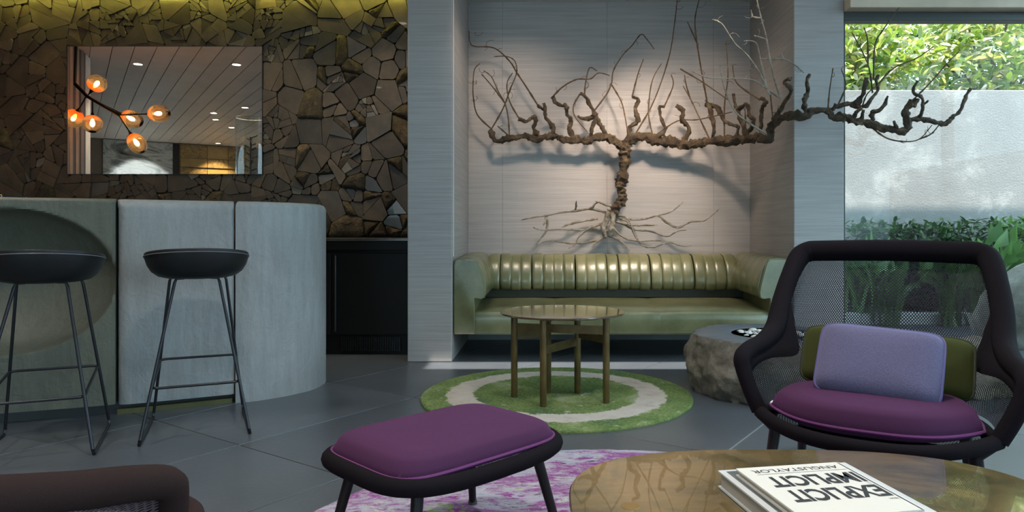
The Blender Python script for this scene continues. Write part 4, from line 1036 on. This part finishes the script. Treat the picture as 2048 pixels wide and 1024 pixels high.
rt = [[(1218,427),(1181,418),(1151,422),(1122,425),(1095,431),(1071,434),(1043,440)], [(1094,431),(1093,460),(1076,484),(1067,501)], [(1222,461),(1200,459),(1156,460),(1122,459),(1083,460),(1067,455)], [(1212,474),(1190,481),(1159,486),(1134,486),(1098,481),(1076,490),(1068,500)],
 [(1206,447),(1181,455),(1159,472),(1149,489),(1137,497)], [(1195,437),(1151,445),(1127,452),(1122,460)], [(1226,430),(1244,438),(1288,438),(1317,430),(1342,424),(1366,404)], [(1317,431),(1352,455),(1381,444),(1410,441),(1438,418)], [(1224,440),(1259,450),(1293,450),(1315,450)],
 [(1226,436),(1264,457),(1303,463),(1334,473),(1352,463),(1373,460)], [(1222,452),(1256,479),(1322,481)], [(1240,438),(1259,447),(1276,481),(1288,492),(1308,494),(1339,485),(1364,492),(1384,491)], [(1218,471),(1244,484),(1261,502)], [(1232,414),(1205,408),(1190,401)], [(1151,421),(1153,402)], [(1181,418),(1196,404),(1212,410)], [(1230,431),(1255,437),(1272,478)], [(1093,436),(1087,451)], [(1205,474),(1185,492),(1182,500)]]
for q in rt: branch('root', q, 2.6, 1.0, ROOT, 0.3, 6, 7, dep=5.93, fwd=0.12, wob=0.03)

# ------------------------------------------------------------------ branching chandelier (hangs left of the frame, seen in the mirror)
DV = 7.2
BLKM = simple('black_brass', (0.02,0.018,0.016), 0.4, 0.6)
def m_globe():
    m = bpy.data.materials.new('amber_glass'); m.use_nodes = True; nt = m.node_tree; nt.nodes.remove(nt.nodes['Principled BSDF'])
    uv = nt.nodes.new('ShaderNodeUVMap'); s = nt.nodes.new('ShaderNodeSeparateXYZ'); L(nt, uv.outputs[0], s.inputs[0])
    f = math_(nt, 'ADD', s.outputs[1], math_(nt, 'MULTIPLY', math_(nt, 'SUBTRACT', noise(nt, coords(nt, 'World'), 25, 3), 0.5), 0.25))
    c = ramp(nt, f, [(0.0, (0.55,0.10,0.02)), (0.30, (0.80,0.22,0.05)), (0.48, (0.97,0.72,0.45)), (1.0, (0.98,0.86,0.68))])
    t = nt.nodes.new('ShaderNodeBsdfTransparent'); L(nt, c, t.inputs['Color'])
    d = nt.nodes.new('ShaderNodeBsdfTranslucent'); L(nt, c, d.inputs['Color'])
    g = nt.nodes.new('ShaderNodeBsdfGlossy'); g.inputs['Roughness'].default_value = 0.05
    mx0 = nt.nodes.new('ShaderNodeMixShader'); L(nt, ramp(nt, f, [(0.0, (0.75,)*3), (0.35, (0.55,)*3), (0.55, (0.14,)*3), (1, (0.10,)*3)]), mx0.inputs['Fac']); L(nt, t.outputs[0], mx0.inputs[1]); L(nt, d.outputs[0], mx0.inputs[2])
    fr = nt.nodes.new('ShaderNodeFresnel'); fr.inputs['IOR'].default_value = 1.4
    mx = nt.nodes.new('ShaderNodeMixShader'); L(nt, fr.outputs[0], mx.inputs['Fac']); L(nt, mx0.outputs[0], mx.inputs[1]); L(nt, g.outputs[0], mx.inputs[2]); L(nt, mx.outputs[0], nt.nodes['Material Output'].inputs['Surface']); return m
GLOBE = m_globe(); FIL = m_emit('warm_filament', (1.0,0.60,0.24), 34)
top = PM(152, 60, DV); top.z = CEIL
cha = thing('branching_chandelier', 'black branching chandelier with six amber glass globes reflected in the mirror', 'chandelier', top)
obj('canopy_plate', MB().lathe([(0.06,-0.03),(0.06,-0.004),(0.05,-0.001)], top, 24), BLKM, cha, sm=40)
def q_(x, y, dd=0): return PM(x, y, DV+dd)
obj('stem', MB().tube([top, q_(152,97), q_(150,168)], 0.015, seg=10), BLKM, cha, sm=True)
obj('arm', MB().tube([q_(150,168), q_(175,193), q_(237,230)], [0.018,0.017,0.014], seg=10), BLKM, cha, sm=True)
obj('arm', MB().tube([q_(170,188), q_(186,200,0.12), q_(240,226,0.2)], 0.009, seg=8), BLKM, cha, sm=True)
for (sx, sy, sd), (gx, gy, gd), rad, elong in [((172,196,0),(194,167,0.05),0.094,0.98), ((172,194,0),(147,237,0.05),0.100,1.0), ((185,200,0),(185,248,-0.05),0.094,0.98), ((238,226,0.2),(264,238,0.22),0.092,1.25), ((237,230,0),(318,227,-0.1),0.088,1.35), ((237,230,0),(274,287,0.0),0.088,1.3)]:
    a = q_(sx,sy,sd); c = q_(gx,gy,gd); ax = (c-a).normalized(); neck = c-ax*rad*elong*1.05
    obj('arm', MB().tube([a, neck-ax*0.01], 0.007, seg=8), BLKM, cha, sm=True)
    obj('socket', MB().lathe([(0.009,-0.03),(0.014,-0.01),(0.022,0.012),(0.02,0.03)], neck, 16, axis=ax), BLKM, cha, sm=40)
    prof_ = []
    for k in range(15):
        u = k/14; an = math.pi*(0.07+0.80*u); prof_.append((rad*math.sin(an), -rad*elong*math.cos(an)))
    gl = obj('globe', MB().lathe(prof_, c, 32, axis=ax, cap=False), GLOBE, cha, sm=80)
    uvl = gl.data.uv_layers.new(name='UVMap')
    for l in gl.data.loops: uvl.data[l.index].uv = (0.5, (l.vertex_index//32)/14)
    obj('bulb', MB().lathe([(0.004,-0.055),(0.012,-0.045),(0.020,-0.02),(0.022,0.0),(0.016,0.02),(0.003,0.03)], c, 16, axis=ax), FIL, gl, sm=60)

# timber screen, tall glass lantern, picture and relief tiles that show in the mirror
ts = thing('timber_screen', 'folded timber screen of upright boards at the left edge of the mirror', 'screen', PM(150,300,7.6).xy.to_3d())
OAK = [simple('oak_board', (0.30,0.20,0.11), 0.6, var=0.25, vs_=4), simple('dark_board', (0.06,0.045,0.035), 0.6), simple('whitewashed_board', (0.62,0.58,0.50), 0.6, var=0.1), simple('brown_board', (0.16,0.11,0.07), 0.6)]
for i, (xa, xb, dv, mi) in enumerate([(128,139,7.40,3),(139,146,7.46,0),(146,150,7.52,1),(150,158,7.58,0),(158,161,7.66,1),(161,168,7.72,3),(168,171,7.80,1),(171,177,7.90,2),(177,181,8.0,2)]):
    a = PM(xa,300,dv); b = PM(xb,300,dv)
    obj('board', MB().bbox((a.x,a.y,0.0),(b.x,a.y+0.05,CEIL), 0.003), OAK[mi], ts)
lc = Vector((-3.44, 3.56, 1.106))
ln = thing('glass_lantern', 'tall clear glass cylinder lantern with a dark wire holder, reflected at the mirror edge', 'lantern', lc)
GLT = m_glass('lantern_glass', (0.95,0.97,0.96), 0.07)
obj('cylinder', MB().lathe([(0.166,0.0),(0.166,1.17)], lc, 48, cap=False), GLT, ln, sm=60)
obj('rim', MB().tube([lc+Vector((0.166*math.cos(2*math.pi*k/48), 0.166*math.sin(2*math.pi*k/48), 1.17)) for k in range(48)], 0.006, seg=6, closed=True), simple('glass_rim', (0.55,0.6,0.6), 0.1), ln, sm=True)
wm = MB().tube([lc+Vector((0,0,0.02)), lc+Vector((0,0,0.95))], 0.012, seg=8)
for k in range(14):
    a = k*2.4; p = lc+Vector((0,0,0.55+0.03*k)); wm.tube([p, p+Vector((0.07*math.cos(a),0.07*math.sin(a),0.03))], 0.008, seg=6)
obj('wire_holder', wm, DARK, ln)
obj('base_plate', MB().lathe([(0.16,0.0),(0.16,0.02),(0.15,0.022)], lc, 32), DARK, ln)

def wseg(ta, tb, z0, z1, t0, t1):
    a = WA+WDIR*ta; b = WA+WDIR*tb
    q = [a+WNRM*t0, b+WNRM*t0, b+WNRM*t1, a+WNRM*t1]
    return MB().prism([p+Vector((0,0,z0)) for p in q], (0,0,z1-z0))
def m_rockphoto():
    m, nt, b = newmat('rock_photograph'); v = coords(nt, 'World', (0.7,0.7,1.6), (0.4,0.5,0.2))
    f = noise(nt, v, 1.6, 9, 0.66, 1.6); base(b, nt, ramp(nt, f, [(0.33, (0.02,0.025,0.025)), (0.46, (0.22,0.24,0.23)), (0.54, (0.52,0.55,0.53)), (0.62, (0.30,0.32,0.31)), (0.75, (0.85,0.87,0.85))])); b.inputs['Roughness'].default_value = 0.5; return m
T_ = 3.154
ap = thing('rock_photograph', 'large black and white photograph of rock on the rear wall, in the mirror', 'picture', (WA+WDIR*(0.29*T_)+WNRM*0.02+Vector((0,0,0.9))))
obj('print', wseg(0.0776*T_, 0.494*T_, 0.9, 2.93, 0.004, 0.03), m_rockphoto(), ap)
obj('doorway_1', wseg(0.497*T_, 0.535*T_, 0, 2.93, -0.05, 0.012), DARK, label='dark slot in the rear wall', kind='structure')
obj('trim_4', wseg(-0.55, -0.0, 2.40, 2.41, 0.0, 0.006), GAP, kind='structure', label='thin pale joint line in the rear wall')
GOLD = [simple('gold_tile_plain', (0.30,0.20,0.075), 0.5, var=0.12, vs_=6, bmp=0.2, bs=30), m_wood_vine('gold_tile_carved', [(0.10,0.065,0.025),(0.30,0.20,0.08),(0.46,0.33,0.14)], 14)]
def tpx(p):
    q = (p-VX)/FPX; a = (-9.62-q*14.67); b = (2.65-q*1.71); return -a/b*T_
cols = [tpx(p) for p in (360,414,456,498)]; rows = [0.9,1.3,1.7,2.06,2.42,2.62,2.93]
tp = thing('relief_tile_panel', 'golden carved relief tile panel on the rear wall, in the mirror', 'wall panel', (WA+WDIR*cols[1]+Vector((0,0,0.9))))
for i in range(3):
    for j in range(6):
        carved = (i+j) % 2 == 1
        obj('tile', wseg(cols[i]+0.004, cols[i+1]-0.004, rows[j]+0.004, rows[j+1]-0.004, 0.002, 0.03+0.015*((i*3+j*5) % 3)), GOLD[1 if carved else 0], tp)

# ------------------------------------------------------------------ downlights
DLM = m_emit('downlight_lamp', (1.0,0.86,0.66), 14); RING = simple('downlight_ring', (0.7,0.69,0.66), 0.4)
def downlight(loc, label, energy, cone=100, blend=0.6, col=(1.0,0.84,0.66), aim=(0,0,-1), grp='recessed ceiling downlights'):
    t = thing('downlight', label, 'downlight', loc, group=grp)
    obj('trim_ring', MB().lathe([(0.062,-0.004),(0.062,0.0),(0.05,0.0),(0.048,-0.004)], loc, 24, cap=False), RING, t, sm=30)
    obj('lamp_disc', MB().lathe([(0.046,-0.0015),(0.046,-0.001)], loc, 20), DLM, t)
    l = bpy.data.lights.new('downlight_beam', 'SPOT'); l.energy = energy; l.spot_size = math.radians(cone); l.spot_blend = blend; l.color = col; l.shadow_soft_size = 0.14 if grp == 'alcove downlights' else 0.06
    o = bpy.data.objects.new('downlight_beam', l); COL.objects.link(o); o.location = Vector(loc)+Vector((0,0,-0.012)); o.rotation_euler = Vector(aim).to_track_quat('-Z','Y').to_euler()
for i, (px, py) in enumerate([(276,128),(473,129),(427,226),(431,239),(490,215),(463,255)]):
    D = FPX*(CEIL-CH)/(VY-py); p = PM(px, py, D)
    downlight((p.x,p.y,CEIL-0.001), ['round ceiling downlight, upper left in the mirror', 'round ceiling downlight, upper right in the mirror', 'round ceiling downlight in the middle of the mirror, left of the pair', 'lower round ceiling downlight of the close pair in the mirror', 'round ceiling downlight above the lantern rim in the mirror', 'faint far round ceiling downlight, lowest in the mirror'][i], 60)
WARM = (1.0,0.80,0.64)
for (x, e, lab) in ((-1.35,34,'unseen downlight added to brighten the stone wall beside the pier'), (-2.35,26,'unseen downlight added to brighten the stone wall over the back counter')):  # unseen lamps added to warm and brighten the dark stone wall
    downlight((x,5.05,CEIL-0.001), lab, e, 95, 0.9, (1.0,0.80,0.58), (0.0,0.35,-1), 'added stone wall downlights')
for (x, y, e, cone, aim, lab) in [(0.80,4.62,200,62,(0.0,1.44,-1.55),'alcove downlight over the middle of the sofa'), (-0.25,4.75,60,80,(0.0,0.9,-1),'alcove downlight over the left end of the sofa'), (1.30,4.75,45,80,(-0.05,0.9,-1),'alcove downlight over the right end of the sofa')]:
    downlight((x,y,CEIL-0.001), lab, e, cone, 1.0, WARM, aim, 'alcove downlights')
for (x, y, e, lab) in [(-2.4,2.2,50,'ceiling downlight over the bar stools'), (-0.6,1.8,70,'ceiling downlight over the ottoman'), (0.9,2.2,80,'ceiling downlight over the lounge chair'), (-0.9,-0.8,80,'ceiling downlight behind the camera'), (1.2,-0.8,80,'ceiling downlight behind the coffee table'), (-3.2,0.2,60,'ceiling downlight left of the camera')]:
    downlight((x,y,CEIL-0.001), lab, e, 120, 0.7, (1.0,0.95,0.90), (0,0,-1), 'room downlights')
for t in (0.29*T_, 0.77*T_):
    p = WA+WDIR*t+WNRM*0.45
    downlight((p.x,p.y,CEIL-0.001), ['downlight washing the rock photograph','downlight washing the golden tiles'][0 if t < 0.5*T_ else 1], 300 if t < 0.5*T_ else 260, 100, 0.7, (0.95,1.0,1.0) if t < 0.5*T_ else (1.0,0.75,0.35), (0,0,-1), 'rear wall downlights')

# ------------------------------------------------------------------ garden
GRD = simple('garden_paving', (0.045,0.048,0.058), 0.6, var=0.25, vs_=2.5, bmp=0.2, bs=30)
obj('ground_outside', MB().box((PR1-0.2,5.1,-0.25),(12,14,-0.02)).box((4.5,-9.5,-0.25),(12,5.1,-0.02)), GRD, kind='structure', label='grey garden paving outside the window')
def m_gwall():
    m, nt, b = newmat('rough_render'); v = coords(nt, 'World'); f = noise(nt, v, 45, 6, 0.7); f2 = noise(nt, v, 1.6, 6, 0.7)
    base(b, nt, ramp(nt, f2, [(0.36, (0.215,0.197,0.19)), (0.55, (0.25,0.23,0.22)), (0.66, (0.36,0.33,0.31))])); b.inputs['Roughness'].default_value = 0.9
    bump(nt, b, f, 0.55, 0.02); return m
GWY = 8.0; GWZ = CH+(VY-180)/FPX*GWY
obj('wall_garden', MB().bbox((PR1-0.3,GWY,-0.02),(12,GWY+0.2,GWZ),0.01), m_gwall(), kind='structure', label='pale rendered garden wall beyond the window')
obj('wall_sky_block', MB().bbox((9.5,-9.0,-0.02),(9.7,GWY,GWZ),0.01), simple('side_render', (0.34,0.34,0.35), 0.9), kind='structure', label='unseen side garden wall added to block low sky from the window')  # added out of view to keep low sky out of the window's reflection
obj('garden_kerb', MB().bbox((PR1,7.15,-0.02),(4.6,7.30,0.10),0.01), simple('pale_kerb', (0.5,0.5,0.5), 0.7), kind='structure', label='pale kerb edging the planting bed')
EZ = 3.30; EX1 = (2035-VX)/FPX*GWY
shd = (EZ-1.10)/math.tan(SUN_EL)
obj('shade_eave', MB().box((-1.1,5.15,EZ),(EX1,GWY-shd,EZ+0.12)), PLAST, kind='structure', label='unseen roof overhang added to shade the lower garden wall')  # added overhang, out of view, cut to cast the lower wall's shade
def leafmesh(l, wd_, curl, name, mat):
    mb = MB(); n_ = 5; vv = []
    for k in range(n_+1):
        u = k/n_; ww = wd_*math.sin(math.pi*min(0.97,0.06+0.93*u))**0.8; z = -curl*u*u; vv += [(-ww/2, l*u, z+0.15*ww), (0, l*u, z), (ww/2, l*u, z+0.15*ww)]
    fs = []
    for k in range(n_):
        for j in (0, 1): a = 3*k+j; fs.append((a, a+1, a+4, a+3))
    mb.add(vv, fs); return mesh_of(mb, name, mat, True), vv, fs
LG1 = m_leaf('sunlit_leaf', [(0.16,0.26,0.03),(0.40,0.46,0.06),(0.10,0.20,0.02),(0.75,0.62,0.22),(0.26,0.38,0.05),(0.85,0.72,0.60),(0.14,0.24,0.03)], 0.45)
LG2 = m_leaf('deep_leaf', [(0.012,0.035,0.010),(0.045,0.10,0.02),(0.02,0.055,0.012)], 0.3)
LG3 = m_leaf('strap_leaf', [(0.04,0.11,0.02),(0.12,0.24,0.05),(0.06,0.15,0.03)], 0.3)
def shrub(name, c, size, nleaf, nparts, ll, mat, label, seed, trunk=True, group=None, cat='tree', box=False):
    rg = random.Random(seed); t = thing(name, label, cat, (c[0],c[1],-0.02), group=group)
    me, vv, fs = leafmesh(ll, ll*0.42, ll*0.18, 'leaf', mat)
    if trunk:
        tk = MB().tube([(c[0],c[1],-0.02),(c[0]+0.05,c[1],c[2]*0.5),(c[0]-0.03,c[1],c[2])], [0.06,0.05,0.03], seg=10, sub=4)
        for k in range(9):
            a = rg.uniform(0,6.28); tk.tube([(c[0],c[1],c[2]*0.75), (c[0]+size[0]*0.6*math.cos(a), c[1]+size[1]*0.6*math.sin(a), c[2]+size[2]*rg.uniform(-0.3,0.7))], [0.03,0.01], seg=6)
        obj('trunk', tk, TWIG, t, sm=True)
    spots = []
    for _ in range(nleaf):
        while True:
            p = Vector((rg.uniform(-1,1), rg.uniform(-1,1), rg.uniform(-1,1)))
            if box or 0.25 < p.length < 1: break
        clump = 1+0.25*mnoise.noise(p*2.2+Vector((seed,0,0)))
        p = Vector((c[0]+p.x*size[0]*clump, c[1]+p.y*size[1]*clump, c[2]+p.z*size[2]*clump))
        if p.z < 0.05: continue
        rot = Matrix.Rotation(rg.uniform(0,6.28), 4, 'Z') @ Matrix.Rotation(rg.gauss(0.35,0.5), 4, 'X') @ Matrix.Rotation(rg.gauss(0,0.5), 4, 'Y')
        spots.append((p, rot, rg.uniform(0.7,1.2)))
    if c[1] > GWY: spots = [s for s in spots if s[0].y > GWY+0.22]
    fits = lambda p: (1690 < VX+p.x/p.y*FPX < 2060) and (-10 < VY-(p.z-CH)/p.y*FPX < (182 if c[1] > GWY else 640))
    spots.sort(key=lambda s: (0 if fits(s[0]) else 1, s[0].y))
    wl = wloc(t)
    for p, rot, s_ in spots[:nparts]:
        inst('leaf', me, t, p-wl, rot.to_euler(), (s_,)*3)
    mb = MB(); V_ = [Vector(q) for q in vv]
    for p, rot, s_ in spots[nparts:]:
        mb.add([p+(rot @ (q*s_)) for q in V_], fs)
    obj('foliage', mb, mat, t, sm=True, kind='stuff')
    return t
shrub('leafy_tree', (3.95,9.3,3.25), (1.05,0.85,1.15), 4600, 300, 0.15, LG1, 'bright yellow-green leafy tree over the garden wall, at the left of the window', 1)
shrub('leafy_tree', (6.15,9.45,3.3), (1.2,0.85,1.2), 4800, 300, 0.14, LG1, 'sunlit pale-tipped leafy tree over the garden wall, at the right of the window', 2)
shrub('leafy_tree', (4.9,11.6,3.6), (4.0,0.9,2.0), 5200, 120, 0.20, LG2, 'deep green leafy tree standing behind the two bright ones', 3)
shrub('garden_shrub', (4.22,7.70,0.52), (0.84,0.17,0.50), 4200, 200, 0.09, LG2, 'leafy shrub at the foot of the garden wall, widened and darkened to stand for shade', 4, False, cat='shrub', box=True)  # box of dark leaves filled out to stand for the wall's shade
shrub('garden_shrub', (5.30,7.70,0.54), (0.28,0.17,0.50), 1500, 200, 0.10, LG3, 'brighter leafy shrub at the right end of the planting bed', 6, False, cat='shrub', box=True)
def strap(c, n, h, seed, label):
    rg = random.Random(seed); t = thing('strap_leaf_plant', label, 'plant', (c[0],c[1],-0.02))
    mb = MB(); vv = []; fs = []; n_ = 7
    for k in range(n_+1):
        u = k/n_; ww = 0.035*(1-u**2.5)+0.002; vv += [(-ww/2, u*u*h*0.32, h*(u-0.22*u*u*u)), (ww/2, u*u*h*0.32, h*(u-0.35*u*u*u))]
    for k in range(n_): fs.append((2*k,2*k+1,2*k+3,2*k+2))
    mb.add(vv, fs); me = mesh_of(mb, 'blade', LG3, True)
    for k in range(n): inst('blade', me, t, (rg.gauss(0,0.05), rg.gauss(0,0.04), 0), (rg.gauss(0,0.12), rg.gauss(0,0.12), rg.uniform(0,6.28)), (1,1,rg.uniform(0.7,1.15)))
for i, (px, yy, h, lab) in enumerate([(1725,7.2,1.15,'arching strap-leaved plant beside the pier, leftmost in the planting bed'), (1775,7.15,0.9,'arching strap-leaved plant, second from the pier'), (1900,7.1,0.95,'arching strap-leaved plant in front of the dark shrub'), (1960,7.15,1.15,'tall strap-leaved plant right of the middle of the window'), (2005,7.1,1.15,'tall strap-leaved plant nearest the garden boulder')]):
    strap(((px-VX)/FPX*yy, yy), 30, h, 20+i, lab)
def boulder(c, r, hgt, seed, label, mat):
    m = bmesh.new(); bmesh.ops.create_icosphere(m, subdivisions=4, radius=1.0); mb = MB(); off = Vector((seed*3.1, seed*1.7, 0))
    for v_ in m.verts:
        n_ = v_.co.normalized(); k = 1+0.28*mnoise.noise(n_*1.1+off)+0.12*mnoise.noise(n_*2.9+off)+0.05*mnoise.noise(n_*7+off)
        v_.co = Vector((n_.x*r*k, n_.y*r*0.8*k, max(-0.5, n_.z*k)*hgt/1.5))
    zm = min(v_.co.z for v_ in m.verts)
    m.verts.index_update(); mb.add([Vector(c)+v_.co-Vector((0,0,zm)) for v_ in m.verts], [tuple(x.index for x in f.verts) for f in m.faces]); m.free()
    return obj('boulder', mb, mat, sm=60, label=label, cat='boulder')
GB = m_stone('tan_boulder', [(0.20,0.17,0.13),(0.34,0.30,0.25),(0.46,0.43,0.38)], 0.85, 0.7, 14)
boulder((4.30,5.75,-0.02), 0.62, 0.66, 2, 'pale flat-topped boulder in the garden at the right edge', GB)
boulder((2.50,4.05,0.0), 0.25, 0.30, 5, 'brown boulder on the floor seen through the back of the chair', BOUL)
